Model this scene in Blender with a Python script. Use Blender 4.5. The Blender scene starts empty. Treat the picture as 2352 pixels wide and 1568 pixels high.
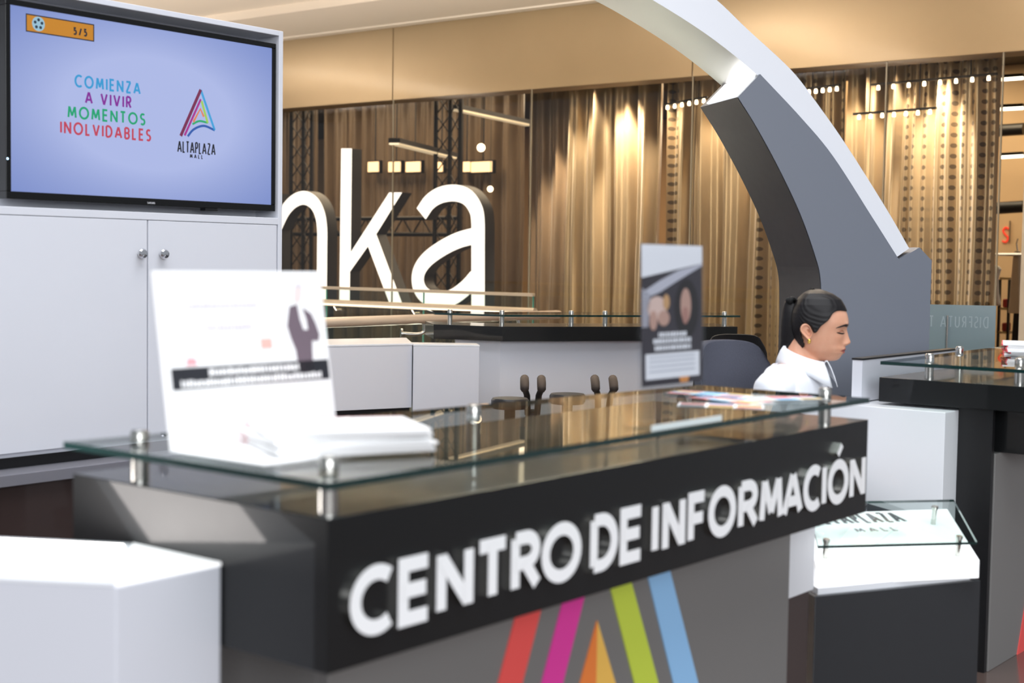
import bpy, bmesh, math, random
import numpy as np
from mathutils import Vector, Matrix, noise as mnoise
from mathutils.bvhtree import BVHTree
random.seed(7)
SC = bpy.context.scene
COL = SC.collection

# ------------------------------------------------------------------ camera
# world: X runs along the front of the information desk, Y points away from it into the booth
W, H, F = 2352, 1568, 3267.0
HC = 1.45
PITCH, ROLL, HEAD = math.radians(3.30), math.radians(.88), math.radians(38.4)
_M = np.array([[math.sin(HEAD), math.cos(HEAD), 0], [-math.cos(HEAD), math.sin(HEAD), 0], [0, 0, 1]])
_f = np.array([0, math.cos(PITCH), -math.sin(PITCH)]); _r = np.array([1., 0, 0]); _u = np.cross(_r, _f)
CR = _M @ (math.cos(ROLL) * _r + math.sin(ROLL) * _u)
CU = _M @ (-math.sin(ROLL) * _r + math.cos(ROLL) * _u)
CF = _M @ _f
CPOS = np.array([0, 0, HC])
cam = bpy.data.cameras.new('camera'); camo = bpy.data.objects.new('camera', cam); COL.objects.link(camo)
camo.matrix_world = Matrix(((CR[0], CU[0], -CF[0], 0), (CR[1], CU[1], -CF[1], 0), (CR[2], CU[2], -CF[2], HC), (0, 0, 0, 1)))
cam.sensor_width = 36; cam.lens = F / W * 36; cam.clip_start = .05; cam.clip_end = 200
cam.dof.use_dof = True; cam.dof.focus_distance = 7.0; cam.dof.aperture_fstop = 3.0
SC.camera = camo

# ------------------------------------------------------------------ light and exposure
SC.view_settings.view_transform = 'Standard'; SC.view_settings.look = 'None'
SC.view_settings.gamma = 1; SC.view_settings.use_curve_mapping = False
SC.view_settings.exposure = 0.0
SC.cycles.max_bounces = 7; SC.cycles.diffuse_bounces = 3; SC.cycles.glossy_bounces = 4; SC.cycles.transparent_max_bounces = 20; SC.cycles.caustics_reflective = False; SC.cycles.caustics_refractive = False
SC.cycles.sample_clamp_indirect = 6; SC.cycles.use_adaptive_sampling = True; SC.cycles.adaptive_threshold = .025
world = bpy.data.worlds.new('hall_daylight'); SC.world = world; world.use_nodes = True
wb = world.node_tree.nodes['Background']; wb.inputs[0].default_value = (.86, .92, 1.0, 1); wb.inputs[1].default_value = .40

def area_light(name, loc, target, sx, sy, power, color):
    l = bpy.data.lights.new(name, 'AREA'); l.shape = 'RECTANGLE'; l.size = sx; l.size_y = sy; l.energy = power; l.color = color
    o = bpy.data.objects.new(name, l); COL.objects.link(o); o.location = loc
    d = Vector(target) - Vector(loc); o.rotation_euler = d.to_track_quat('-Z', 'Y').to_euler()
    return o
area_light('atrium_skylight', (1.5, 1.0, 9.5), (2.6, 2.4, 0), 9, 9, 1250, (.95, .97, 1.0))
area_light('frontal_fill', (-5, -9, 4.2), (3.0, 3.0, 1.0), 10, 5, 1150, (.93, .96, 1.0))  # added broad fill behind the camera, brightens the camera-facing sides
for _y in (4.0, 8.0, 15.5): area_light('added_ceiling_fill', (7.7, _y, 3.78), (7.9, _y, 6), 1.0, 3.8, 330, (1.0, .935, .85))  # added unseen fill lamps that brighten the cream ceiling and fascia

# ------------------------------------------------------------------ pixel helpers (a pixel of the 2352x1568 frame -> a point on a plane)
area_light('added_floor_fill', (8.9, 11.2, .12), (8.9, 11.2, 5), 1.0, 8.0, 170, (1.0, .91, .80))  # added upward fill hidden behind the booth, brightens the soffit
def ray(px, py): return (px - W / 2) / F * CR - (py - H / 2) / F * CU + CF
def at(px, py, **k):
    d = ray(px, py)
    if 'z' in k: t = (k['z'] - HC) / d[2]
    elif 'x' in k: t = k['x'] / d[0]
    elif 'y' in k: t = k['y'] / d[1]
    elif 'd' in k: t = k['d']
    else:
        n = np.array(k['n'][0]); t = (np.array(k['n'][1]) - CPOS) @ n / (d @ n)
    return CPOS + t * d
def hdg(deg):       # compass heading relative to the view axis -> world direction
    a = math.radians(deg) - HEAD
    return np.array([math.cos(a), -math.sin(a), 0])

# ------------------------------------------------------------------ materials
def lin(c):
    c = c / 255.
    return c / 12.92 if c <= .04045 else ((c + .055) / 1.055) ** 2.4
def S(r, g, b): return (lin(r), lin(g), lin(b), 1)
MATS = {}
def mat(name, col, rough=.5, metal=0., emit=0., ecol=None, coat=0., spec=.5, nscale=0., namt=0., bump=0., sheen=0., trans=0.):
    if name in MATS: return MATS[name]
    m = bpy.data.materials.new(name); m.use_nodes = True; nt = m.node_tree; b = nt.nodes['Principled BSDF']
    b.inputs['Base Color'].default_value = col; b.inputs['Roughness'].default_value = rough; b.inputs['Metallic'].default_value = metal
    b.inputs['Coat Weight'].default_value = coat; b.inputs['Coat Roughness'].default_value = .04
    b.inputs['Specular IOR Level'].default_value = spec; b.inputs['Sheen Weight'].default_value = sheen
    b.inputs['Transmission Weight'].default_value = trans
    if emit: b.inputs['Emission Color'].default_value = ecol or col; b.inputs['Emission Strength'].default_value = emit
    tc = nt.nodes.new('ShaderNodeTexCoord'); nz = nt.nodes.new('ShaderNodeTexNoise'); nz.inputs['Scale'].default_value = nscale or 25.; nz.inputs['Detail'].default_value = 4
    nt.links.new(tc.outputs['Object'], nz.inputs['Vector'])
    mr = nt.nodes.new('ShaderNodeMapRange'); nt.links.new(nz.outputs['Fac'], mr.inputs[0])
    mr.inputs[3].default_value = max(0, rough - .04); mr.inputs[4].default_value = min(1, rough + .04)
    nt.links.new(mr.outputs[0], b.inputs['Roughness'])
    if namt:
        mx = nt.nodes.new('ShaderNodeMix'); mx.data_type = 'RGBA'
        mx.inputs[6].default_value = tuple(c * (1 - namt) for c in col[:3]) + (1,); mx.inputs[7].default_value = tuple(min(1, c * (1 + namt)) for c in col[:3]) + (1,)
        nt.links.new(nz.outputs['Fac'], mx.inputs[0]); nt.links.new(mx.outputs[2], b.inputs['Base Color'])
    if bump:
        bp = nt.nodes.new('ShaderNodeBump'); bp.inputs['Strength'].default_value = bump; bp.inputs['Distance'].default_value = .002
        nt.links.new(nz.outputs['Fac'], bp.inputs['Height']); nt.links.new(bp.outputs[0], b.inputs['Normal'])
    MATS[name] = m; return m
def glass_mat(name, tint, rough=0.0, ior=1.5):
    if name in MATS: return MATS[name]
    m = bpy.data.materials.new(name); m.use_nodes = True; nt = m.node_tree; nt.nodes.clear()
    o = nt.nodes.new('ShaderNodeOutputMaterial'); mx = nt.nodes.new('ShaderNodeMixShader'); fr = nt.nodes.new('ShaderNodeFresnel'); fr.inputs[0].default_value = ior
    t = nt.nodes.new('ShaderNodeBsdfTransparent'); t.inputs[0].default_value = tint; g = nt.nodes.new('ShaderNodeBsdfGlossy'); g.inputs['Roughness'].default_value = rough
    ge = nt.nodes.new('ShaderNodeNewGeometry'); ma = nt.nodes.new('ShaderNodeMath'); ma.operation = 'SUBTRACT'; ma.inputs[0].default_value = 1.; mu = nt.nodes.new('ShaderNodeMath'); mu.operation = 'MULTIPLY'
    nt.links.new(ge.outputs['Backfacing'], ma.inputs[1]); nt.links.new(ma.outputs[0], mu.inputs[0]); nt.links.new(fr.outputs[0], mu.inputs[1])
    nt.links.new(mu.outputs[0], mx.inputs[0]); nt.links.new(t.outputs[0], mx.inputs[1]); nt.links.new(g.outputs[0], mx.inputs[2]); nt.links.new(mx.outputs[0], o.inputs[0])
    MATS[name] = m; return m

WHITE = mat('white_laminate', S(218, 220, 228), .32, coat=.25)
WHITEB = mat('bright_white_laminate', S(236, 238, 242), .35, coat=.2)
BLACK = mat('black_gloss_laminate', S(22, 23, 24), .4, coat=.5, spec=.2)
BLACKM = mat('black_satin', S(16, 16, 18), .4)
GREY = mat('grey_metallic_panel', S(134, 132, 130), .42, metal=.2, nscale=6)
DARKGREY = mat('charcoal_laminate', S(44, 46, 49), .38, coat=.2)
BROWNG = mat('brown_gloss_base', S(62, 50, 48), .22, coat=.5, nscale=3, namt=.15)
STEEL = mat('brushed_steel', S(200, 198, 192), .22, metal=1.0, nscale=60)
CHROME = mat('chrome', S(225, 225, 228), .06, metal=1.0)
SATINW = mat('white_sign_face', S(253, 253, 254), .3)
GLASS = glass_mat('clear_glass', (.90, .955, .94, 1))
GEDGE = mat('green_glass_edge', S(14, 46, 44), .1, coat=.6)
ACRY = glass_mat('clear_acrylic', (.95, .96, .97, 1), ior=1.45)
SGLASS = glass_mat('storefront_glass', (.90, .87, .82, 1))
PAPER = mat('white_paper', S(250, 250, 250), .6, nscale=40)
REDP = mat('red_print', S(226, 62, 72), .5)
BLK = mat('black_print', S(38, 40, 46), .5)

# ------------------------------------------------------------------ mesh helpers
class MB:
    def __init__(s): s.v = []; s.f = []; s.m = []
    def add(s, vs, fs, mi=0):
        o = len(s.v); s.v += [tuple(float(c) for c in v) for v in vs]
        for f in fs: s.f.append([i + o for i in f]); s.m.append(mi)
        return s
    def box(s, a, b, mi=0):
        x0, y0, z0 = a; x1, y1, z1 = b
        return s.add([(x0, y0, z0), (x1, y0, z0), (x1, y1, z0), (x0, y1, z0), (x0, y0, z1), (x1, y0, z1), (x1, y1, z1), (x0, y1, z1)],
                     [(0, 3, 2, 1), (4, 5, 6, 7), (0, 1, 5, 4), (1, 2, 6, 5), (2, 3, 7, 6), (3, 0, 4, 7)], mi)
    def prism(s, poly, z0, z1, mi=0, mside=None):
        n = len(poly)
        area = sum(poly[i][0] * poly[(i + 1) % n][1] - poly[(i + 1) % n][0] * poly[i][1] for i in range(n))
        if area < 0: poly = poly[::-1]
        vs = [(p[0], p[1], z0) for p in poly] + [(p[0], p[1], z1) for p in poly]
        s.add(vs, [tuple(range(n - 1, -1, -1)), tuple(range(n, 2 * n))], mi)
        o = len(s.v) - 2 * n
        for i in range(n):
            j = (i + 1) % n; s.f.append([o + i, o + j, o + n + j, o + n + i]); s.m.append(mi if mside is None else mside)
        return s
    def extrude(s, pts, vec, mi=0, mside=None):       # pts: planar 3d loop, thickened along vec
        pts = [np.array(p, float) for p in pts]; vec = np.array(vec, float); n = len(pts)
        nr = sum((np.cross(pts[i] - pts[0], pts[(i + 1) % n] - pts[0]) for i in range(n)), np.zeros(3))
        if nr @ vec > 0: pts = pts[::-1]
        o = len(s.v); s.add(pts + [p + vec for p in pts], [tuple(range(n)), tuple(range(2 * n - 1, n - 1, -1))], mi)
        for i in range(n):
            j = (i + 1) % n; s.f.append([o + j, o + i, o + n + i, o + n + j]); s.m.append(mi if mside is None else mside)
        return s
    def beam(s, a, b, w, h, up=(0, 0, 1), mi=0):
        a = np.array(a, float); b = np.array(b, float); d = b - a; d /= np.linalg.norm(d)
        up = np.array(up, float); sd = np.cross(d, up)
        if np.linalg.norm(sd) < 1e-6: sd = np.cross(d, (1, 0, 0))
        sd /= np.linalg.norm(sd); up = np.cross(sd, d)
        q = [sd * w / 2 + up * h / 2, -sd * w / 2 + up * h / 2, -sd * w / 2 - up * h / 2, sd * w / 2 - up * h / 2]
        return s.add([a + k for k in q] + [b + k for k in q], [(0, 1, 2, 3), (7, 6, 5, 4), (0, 4, 5, 1), (1, 5, 6, 2), (2, 6, 7, 3), (3, 7, 4, 0)], mi)
    def tube(s, path, r, n=10, cap=True, mi=0, sq=(1, 1)):
        P = [np.array(p, float) for p in path]; m = len(P); R = r if hasattr(r, '__len__') else [r] * m
        o = len(s.v); ref = None; vs = []
        for i in range(m):
            t = P[min(i + 1, m - 1)] - P[max(i - 1, 0)]; t /= np.linalg.norm(t)
            if ref is None: ref = np.array([0, 0, 1.]) if abs(t[2]) < .9 else np.array([1., 0, 0])
            a = np.cross(t, ref); a /= np.linalg.norm(a); b = np.cross(a, t); ref = b
            for k in range(n):
                w = 2 * math.pi * k / n; vs.append(P[i] + R[i] * (sq[0] * math.cos(w) * a + sq[1] * math.sin(w) * b))
        fs = []
        for i in range(m - 1):
            for k in range(n): fs.append((i * n + k, i * n + (k + 1) % n, (i + 1) * n + (k + 1) % n, (i + 1) * n + k))
        if cap: fs.append(tuple(range(n - 1, -1, -1))); fs.append(tuple((m - 1) * n + k for k in range(n)))
        return s.add(vs, fs, mi)
    def lathe(s, c, prof, n=24, ax=(0, 0, 1), mi=0):   # prof: (radius, height along ax)
        ax = np.array(ax, float); ax /= np.linalg.norm(ax); ref = np.array([1., 0, 0]) if abs(ax[0]) < .9 else np.array([0, 1., 0])
        a = np.cross(ax, ref); a /= np.linalg.norm(a); b = np.cross(ax, a); c = np.array(c, float); m = len(prof)
        vs = [c + h * ax + r * (math.cos(2 * math.pi * k / n) * a + math.sin(2 * math.pi * k / n) * b) for r, h in prof for k in range(n)]
        fs = [(i * n + k, i * n + (k + 1) % n, (i + 1) * n + (k + 1) % n, (i + 1) * n + k) for i in range(m - 1) for k in range(n)]
        fs += [tuple(range(n - 1, -1, -1)), tuple((m - 1) * n + k for k in range(n))]
        return s.add(vs, fs, mi)
    def ribbon(s, path, w, O, U, V, N, t=.004, mi=0, mside=None):  # flat stroke of width w drawn in plane O,U,V and thickened along N
        P = [np.array(p, float) for p in path]; m = len(P); L = []; Rr = []
        closed = m > 3 and np.linalg.norm(P[0] - P[-1]) < 1e-6
        for i in range(m):
            if closed: a = P[i - 1] if i > 0 else P[-2]; b = P[i + 1] if i < m - 1 else P[1]
            else: a = P[max(i - 1, 0)]; b = P[min(i + 1, m - 1)]
            d1 = P[i] - a; d2 = b - P[i]
            if np.linalg.norm(d1) < 1e-9: d1 = d2
            if np.linalg.norm(d2) < 1e-9: d2 = d1
            d1 = d1 / np.linalg.norm(d1); d2 = d2 / np.linalg.norm(d2); n1 = np.array([-d1[1], d1[0]]); n2 = np.array([-d2[1], d2[0]])
            mt = n1 + n2; q = np.linalg.norm(mt)
            if q < .25: mt = n1; k = 1
            else: mt /= q; k = 1.04 if mt @ n1 < .62 else min(1 / (mt @ n1), 1.6)
            ww = w[i] if hasattr(w, '__len__') else w
            L.append(P[i] + mt * k * ww / 2); Rr.append(P[i] - mt * k * ww / 2)
        O, U, V, N = (np.array(q, float) for q in (O, U, V, N))
        to = lambda p, h: O + U * p[0] + V * p[1] + N * h
        vs = [to(p, t) for p in L] + [to(p, t) for p in Rr] + [to(p, 0) for p in L] + [to(p, 0) for p in Rr]; fs = []
        for i in range(m - 1):
            fs += [(m + i, m + i + 1, i + 1, i), (i, i + 1, 2 * m + i + 1, 2 * m + i), (m + i + 1, m + i, 3 * m + i, 3 * m + i + 1), (2 * m + i, 2 * m + i + 1, 3 * m + i + 1, 3 * m + i)]
        if not closed: fs += [(0, 2 * m, 3 * m, m), (m - 1, 2 * m - 1, 4 * m - 1, 3 * m - 1)]
        s.add(vs, fs, mi)
        if mside is not None:
            b0 = len(s.m) - len(fs)
            for k in range(len(fs)):
                if not (k < 4 * (m - 1) and k % 4 == 0): s.m[b0 + k] = mside
        return s
    def bounds(s):
        a = np.array(s.v); return a.min(0), a.max(0)
ORG = {}
def finish(o, smooth=False, bevel=0.):
    if smooth:
        for p in o.data.polygons: p.use_smooth = True
        if smooth == 'auto': o.data.set_sharp_from_angle(angle=math.radians(38))
    if bevel:
        b = o.modifiers.new('bevel', 'BEVEL'); b.width = bevel; b.segments = 2; b.limit_method = 'ANGLE'; b.angle_limit = math.radians(40)
def obj(name, mb, mats, parent=None, smooth=False, bevel=0., loc=None):
    if not isinstance(mats, (list, tuple)): mats = [mats]
    if parent is not None: org = ORG[parent.name]
    elif loc is not None: org = np.array(loc, float)
    else:
        a, b = mb.bounds(); org = np.array([(a[0] + b[0]) / 2, (a[1] + b[1]) / 2, a[2]])
    me = bpy.data.meshes.new(name); me.from_pydata([tuple(np.array(v) - org) for v in mb.v], [], mb.f); me.validate()
    for m in mats: me.materials.append(m)
    if len(mats) > 1 and len(me.polygons) == len(mb.m):
        for p, i in zip(me.polygons, mb.m): p.material_index = i
    me.update()
    o = bpy.data.objects.new(name, me); COL.objects.link(o)
    if parent is not None: o.parent = parent
    else: o.location = org
    ORG[o.name] = org; finish(o, smooth, bevel); return o
def tag(o, label=None, cat=None, group=None, kind=None):
    if label: o['label'] = label
    if cat: o['category'] = cat
    if group: o['group'] = group
    if kind: o['kind'] = kind
    return o
def thing(name, label, cat, loc, group=None):
    o = bpy.data.objects.new(name, None); COL.objects.link(o); o.location = tuple(float(c) for c in loc); o.empty_display_size = .1
    ORG[o.name] = np.array(loc, float); return tag(o, label, cat, group)
def struct(name, mb, m, **k): return tag(obj(name, mb, m, **k), kind='structure')
def copy_tree(o, parent=None):
    c = o.copy(); COL.objects.link(c); c.parent = parent; ORG[c.name] = ORG[o.name]
    for ch in o.children: copy_tree(ch, c)
    return c
def spline(pts, n=8, closed=False):
    P = [np.array(p, float) for p in pts]; out = []; m = len(P)
    for i in range(m if closed else m - 1):
        p0 = P[(i - 1) % m] if closed or i > 0 else 2 * P[0] - P[1]; p1 = P[i]; p2 = P[(i + 1) % m]
        p3 = P[(i + 2) % m] if closed or i < m - 2 else 2 * P[-1] - P[-2]
        for k in range(n):
            t = k / n; out.append(.5 * (2 * p1 + (p2 - p0) * t + (2 * p0 - 5 * p1 + 4 * p2 - p3) * t * t + (3 * p1 - p0 - 3 * p2 + p3) * t ** 3))
    if not closed: out.append(P[-1])
    return out

# ------------------------------------------------------------------ stroke lettering
def arc(cx, cy, rx, ry, a0, a1, n=14): return [(cx + rx * math.cos(math.radians(a0 + (a1 - a0) * i / n)), cy + ry * math.sin(math.radians(a0 + (a1 - a0) * i / n))) for i in range(n + 1)]
GL = {
 'A': (.80, [[(0, 0), (.38, 1)], [(.42, 1), (.80, 0)], [(.15, .30), (.65, .30)]]),
 'B': (.55, [[(0, 0), (0, 1)], [(0, 1)] + arc(.28, .76, .24, .24, 90, -90) + [(0, .52)], [(0, .52)] + arc(.28, .26, .27, .26, 90, -90) + [(0, 0)]]),
 'C': (.78, [arc(.5, .5, .5, .5, 52, 308, 22)]),
 'D': (.70, [[(0, 0), (0, 1)], [(0, 1)] + arc(.24, .5, .46, .5, 90, -90, 18) + [(0, 0)]]),
 'E': (.50, [[(.5, 1), (0, 1), (0, 0), (.5, 0)], [(0, .52), (.46, .52)]]),
 'F': (.48, [[(.48, 1), (0, 1), (0, 0)], [(0, .5), (.43, .5)]]),
 'G': (.85, [arc(.5, .5, .5, .5, 50, 320, 22), [(.88, .2), (.88, .48), (.55, .48)]]),
 'I': (.0, [[(0, 0), (0, 1)]]),
 'L': (.44, [[(0, 1), (0, 0), (.44, 0)]]),
 'M': (.86, [[(0, 0), (.10, 1)], [(.12, .98), (.43, .16)], [(.43, .16), (.74, .98)], [(.76, 1), (.86, 0)]]),
 'N': (.70, [[(0, -.03), (0, 1.03)], [(.02, .96), (.68, .04)], [(.70, -.03), (.70, 1.03)]]),
 'O': (1.0, [arc(.5, .5, .5, .5, 0, 360, 28)]),
 'P': (.52, [[(0, 0), (0, 1)], [(0, 1)] + arc(.26, .74, .26, .26, 90, -90) + [(0, .48)]]),
 'R': (.56, [[(0, 0), (0, 1)], [(0, 1)] + arc(.27, .74, .26, .26, 90, -90) + [(0, .48)], [(.25, .48), (.56, 0)]]),
 'S': (.52, [arc(.27, .755, .245, .245, 40, 270, 14) + arc(.25, .255, .26, .255, 90, -140, 14)]),
 'T': (.58, [[(0, 1), (.58, 1)], [(.29, 1), (.29, 0)]]),
 'U': (.64, [[(0, 1), (0, .32)] + arc(.32, .32, .32, .32, 180, 360, 14) + [(.64, 1)]]),
 'V': (.74, [[(0, 1), (.36, 0)], [(.38, 0), (.74, 1)]]),
 'Z': (.60, [[(0, 1), (.60, 1)], [(.56, .97), (.04, .03)], [(0, 0), (.60, 0)]]),
 '5': (.5, [[(.45, 1), (.08, 1), (.04, .58)] + arc(.22, .32, .28, .32, 110, -140, 14)]),
 '/': (.42, [[(0, -.05), (.42, 1.05)]]),
}
def glyph(mb, ch, O, U, V, N, w, h, wt, t=.004, mi=0, mside=None):   # draw one capital into the box w x h (outer), stroke weight wt
    gw, st = GL[ch]; sx = (w - wt) / gw if gw else 0; sy = h - wt
    for i, p in enumerate(st): mb.ribbon([(wt / 2 + (q[0] * sx if gw else 0), wt / 2 + q[1] * sy) for q in p], wt, O, U, V, N, t * (1 + .05 * i), mi, mside)
def text_line(txt, O, U, V, N, width, h, wt, gap, t=.002):   # -> list of (char, MB), scaled to width
    U = np.array(U, float)
    nat = [(GL[c][0] * (h - wt) + wt if c != ' ' else h * .38) for c in txt]
    tot = sum(nat) + gap * h * (len(txt) - 1); k = width / tot; x = 0; out = []
    for c, n in zip(txt, nat):
        if c != ' ':
            mb = MB(); glyph(mb, c, np.array(O, float) + U * x, U, V, N, max(n * k, wt), h, wt, t); out.append((c, mb))
        x += (n + gap * h) * k
    return out

# ================================================================== SETTING
fl = MB().box((-14, -14, -.1), (24, 26, 0)); struct('floor', fl, mat('brown_floor', S(92, 76, 70), .18, coat=.3, nscale=2.2, namt=.12))
# store front: fascia panels, soffit, glass front
FX = 12.0
fasc = tag(obj('wall_back', MB().box((FX + .012, 2.0, 3.25), (FX + .3, 24, 4.10)), mat('fascia_backing', S(120, 100, 76), .6)), kind='structure')
BEIGE = mat('beige_fascia', S(176, 153, 118), .3, metal=.3, nscale=.9, namt=.10, coat=.15)
ys = [2.0, 3.3, 7.32, 11.30, 15.3, 19.3, 24]
for i in range(len(ys) - 1): obj('fascia_panel', MB().box((FX - .012, ys[i] + .006, 3.25), (FX + .012, ys[i + 1] - .006, 4.08)), BEIGE, fasc, bevel=.003)
CEILM = mat('cream_ceiling', S(246, 234, 218), .7, nscale=1.5)
cl = MB().box((10.64, 2, 4.07), (12.3, 26, 4.25)).box((4.6, 2, 4.16), (10.64, 26, 4.34)).box((11.79, 2, 4.055), (11.86, 26, 4.07))
struct('ceiling', cl, CEILM)
win = tag(obj('window_1', MB().box((FX - .02, 3.0, 0), (FX + .02, 20, .06)), STEEL), kind='structure')
gy = [4.29, 5.327, 7.316, 9.293, 11.296, 13.296, 15.296, 17.296]
for i in range(len(gy) - 1): obj('glass_pane', MB().box((FX, gy[i] + .006, .06), (FX + .012, gy[i + 1] - .006, 3.30)), SGLASS, win)
for y in gy[:-1]: obj('glass_joint', MB().box((FX - .003, y - .006, .06), (FX + .015, y + .006, 3.30)), mat('silicone_joint', S(150, 140, 120), .3), win)
# store shell
struct('wall_right', MB().box((FX + .05, 1.6, 0), (FX + .5, 4.10, 4.0)), mat('pale_stone_column', S(196, 182, 160), .4, nscale=5, namt=.06))
struct('wall_interior', MB().box((21, -1, 0), (21.2, 24, 4.2)), mat('store_back_wall', S(196, 158, 112), .7, nscale=2, namt=.1))
struct('ceiling_store', MB().box((FX + .35, -1, 3.9), (21, 24, 4.1)), mat('dark_store_ceiling', S(40, 34, 30), .8))
# ================================================================== INFORMATION DESKS
RAINBOW = {k: mat('stripe_' + k, S(*c), .4) for k, c in dict(red=(246, 92, 88), magenta=(236, 66, 166), orange=(248, 138, 66), yellow=(252, 200, 96), green=(208, 226, 80), blue=(156, 206, 250)).items()}
def standoff(parent, x, y, z0=1.037, zg=1.10, r=.0165):
    s = obj('standoff', MB().lathe((x, y, z0), [(r, 0), (r, zg - z0 - .002)], 20), STEEL, parent, smooth='auto')
    obj('standoff_cap', MB().lathe((x, y, zg + .0115), [(r, 0), (r, .015), (r * .8, .02)], 20), STEEL, s, smooth='auto')
    return s
def glass_top(parent, poly, z=1.10, t=.012):
    return obj('glass_top', MB().prism(poly, z, z + t, 0, 1), [GLASS, GEDGE], parent)

desk = thing('information_desk', 'long black-topped information desk with white CENTRO DE INFORMACION lettering and colour stripes', 'desk', (2.5, 1.95, 0))
obj('header', MB().box((1.565, 1.604, .787), (3.565, 2.286, 1.037)), BLACK, desk, bevel=.002)
obj('front_panel', MB().box((1.73, 1.770, .05), (3.459, 1.80, .787)), GREY, desk, bevel=.002)
obj('side_panel', MB().box((1.73, 1.80, .05), (1.76, 2.20, .787)), GREY, desk, bevel=.002)
obj('rear_panel', MB().box((1.76, 2.17, .05), (3.459, 2.20, .787)), WHITE, desk)
obj('plinth', MB().box((1.76, 1.80, 0), (3.44, 2.17, .05)), BLACKM, desk)
obj('end_panel', MB().box((3.463, 1.802, .527), (3.672, 2.286, .785)), WHITEB, desk, bevel=.002)
obj('end_base', MB().box((3.462, 1.812, 0), (3.662, 2.286, .525)), BROWNG, desk, bevel=.002)
glass_top(desk, [(1.487, 1.525), (3.392, 1.525), (3.392, 2.024), (1.487, 2.2)])
for x, y in ((1.592, 1.632), (1.592, 2.12), (2.38, 1.99), (3.375, 1.64)): standoff(desk, x, y)
lx = [('C', 1.602, 1.704), ('E', 1.715, 1.801), ('N', 1.811, 1.908), ('T', 1.913, 2.012), ('R', 2.016, 2.106), ('O', 2.108, 2.236), ('D', 2.266, 2.362), ('E', 2.370, 2.458),
      ('I', 2.488, 2.515), ('N', 2.528, 2.619), ('F', 2.631, 2.711), ('O', 2.717, 2.840), ('R', 2.850, 2.944), ('M', 2.950, 3.064), ('A', 3.062, 3.170), ('C', 3.172, 3.268), ('I', 3.274, 3.301), ('O', 3.306, 3.428), ('N', 3.434, 3.528)]
XU, ZV, NF = (1, 0, 0), (0, 0, 1), (0, -1, 0)
for ch, x0, x1 in lx:
    m = MB(); glyph(m, ch, (x0, 1.604, .8345), XU, ZV, NF, x1 - x0, .117, .0255, .012, 0, 1)
    if ch == 'O' and x0 > 3.2: m.ribbon([(.055, .128), (.078, .152)], .016, (x0, 1.604, .8345), XU, ZV, NF, .012, 0, 1)
    obj('letter', m, [SATINW, STEEL], desk)
def stripe(parent, pts, y, m): obj('stripe', MB().extrude([(x, y, z) for x, z in pts], (0, -.003, 0)), m, parent)
Yp = 1.770
def slant(x0a, x0b, x1a, x1b, z0, z1): return [(x0a, z0), (x0b, z0), (x1b, z1), (x1a, z1)]
def logo(parent, dx, y):
    q = lambda pts: [(x + dx, z) for x, z in pts]
    stripe(parent, q([(1.975, .06), (2.063, .06), (2.352, .745), (2.266, .745)]), y, RAINBOW['red'])
    stripe(parent, q([(2.130, .06), (2.216, .06), (2.508, .745), (2.428, .745)]), y, RAINBOW['magenta'])
    stripe(parent, q([(2.300, .14), (2.420, .14), (2.548, .43), (2.548, .658)]), y, RAINBOW['orange'])
    stripe(parent, q([(2.548, .43), (2.548, .658), (2.80, .14), (2.70, .14)]), y, RAINBOW['yellow'])
    stripe(parent, q([(2.588, .745), (2.670, .745), (2.985, .08), (2.880, .08)]), y, RAINBOW['green'])
    stripe(parent, q([(2.741, .745), (2.834, .745), (3.160, .05), (3.045, .05)]), y, RAINBOW['blue'])
logo(desk, 0, Yp)

rd = thing('information_desk', 'black and white side desk with glass top at the right edge of the photo', 'desk', (5.6, 1.95, 0))
obj('header', MB().box((4.95, 1.604, .947), (7.2, 2.19, 1.037)), BLACK, rd, bevel=.002)
obj('header_front', MB().box((5.06, 1.604, .787), (7.2, 1.86, .947)), BLACK, rd, bevel=.002)
obj('front_panel', MB().box((5.01, 1.770, .0), (7.1, 1.80, .787)), GREY, rd, bevel=.002)
obj('side_panel', MB().box((4.985, 1.775, .0), (5.008, 1.90, .945)), BLACKM, rd)
obj('white_body', MB().box((4.86, 1.90, 0), (5.10, 2.62, .935)), WHITEB, rd, bevel=.002)
obj('body_core', MB().box((5.10, 1.80, 0), (7.1, 2.15, .787)), BLACKM, rd)
glass_top(rd, [(4.73, 1.52), (7.2, 1.52), (7.2, 2.16), (4.73, 2.09)])
for x, y in ((5.0, 2.02), (5.02, 1.70), (5.55, 2.12), (6.2, 2.05), (6.2, 1.70)): standoff(rd, x, y)
stripe(rd, [(5.309, .0), (5.391, .0), (5.68, .74), (5.60, .74)], Yp, RAINBOW['red'])
stripe(rd, [(5.46, .0), (5.54, .0), (5.84, .74), (5.76, .74)], Yp, RAINBOW['magenta'])
scr = thing('screen_panel', 'white upright panel with black top edge behind the right desk', 'panel', (5.5, 2.5, 0))
obj('board', MB().box((4.955, 2.26, .94), (5.9, 2.30, 1.095)), WHITE, scr)
obj('top_edge', MB().box((4.953, 2.258, 1.095), (5.9, 2.302, 1.102)), BLACKM, scr)
obj('support', MB().box((5.12, 2.262, 0), (5.9, 2.298, .94)), WHITE, scr)

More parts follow.
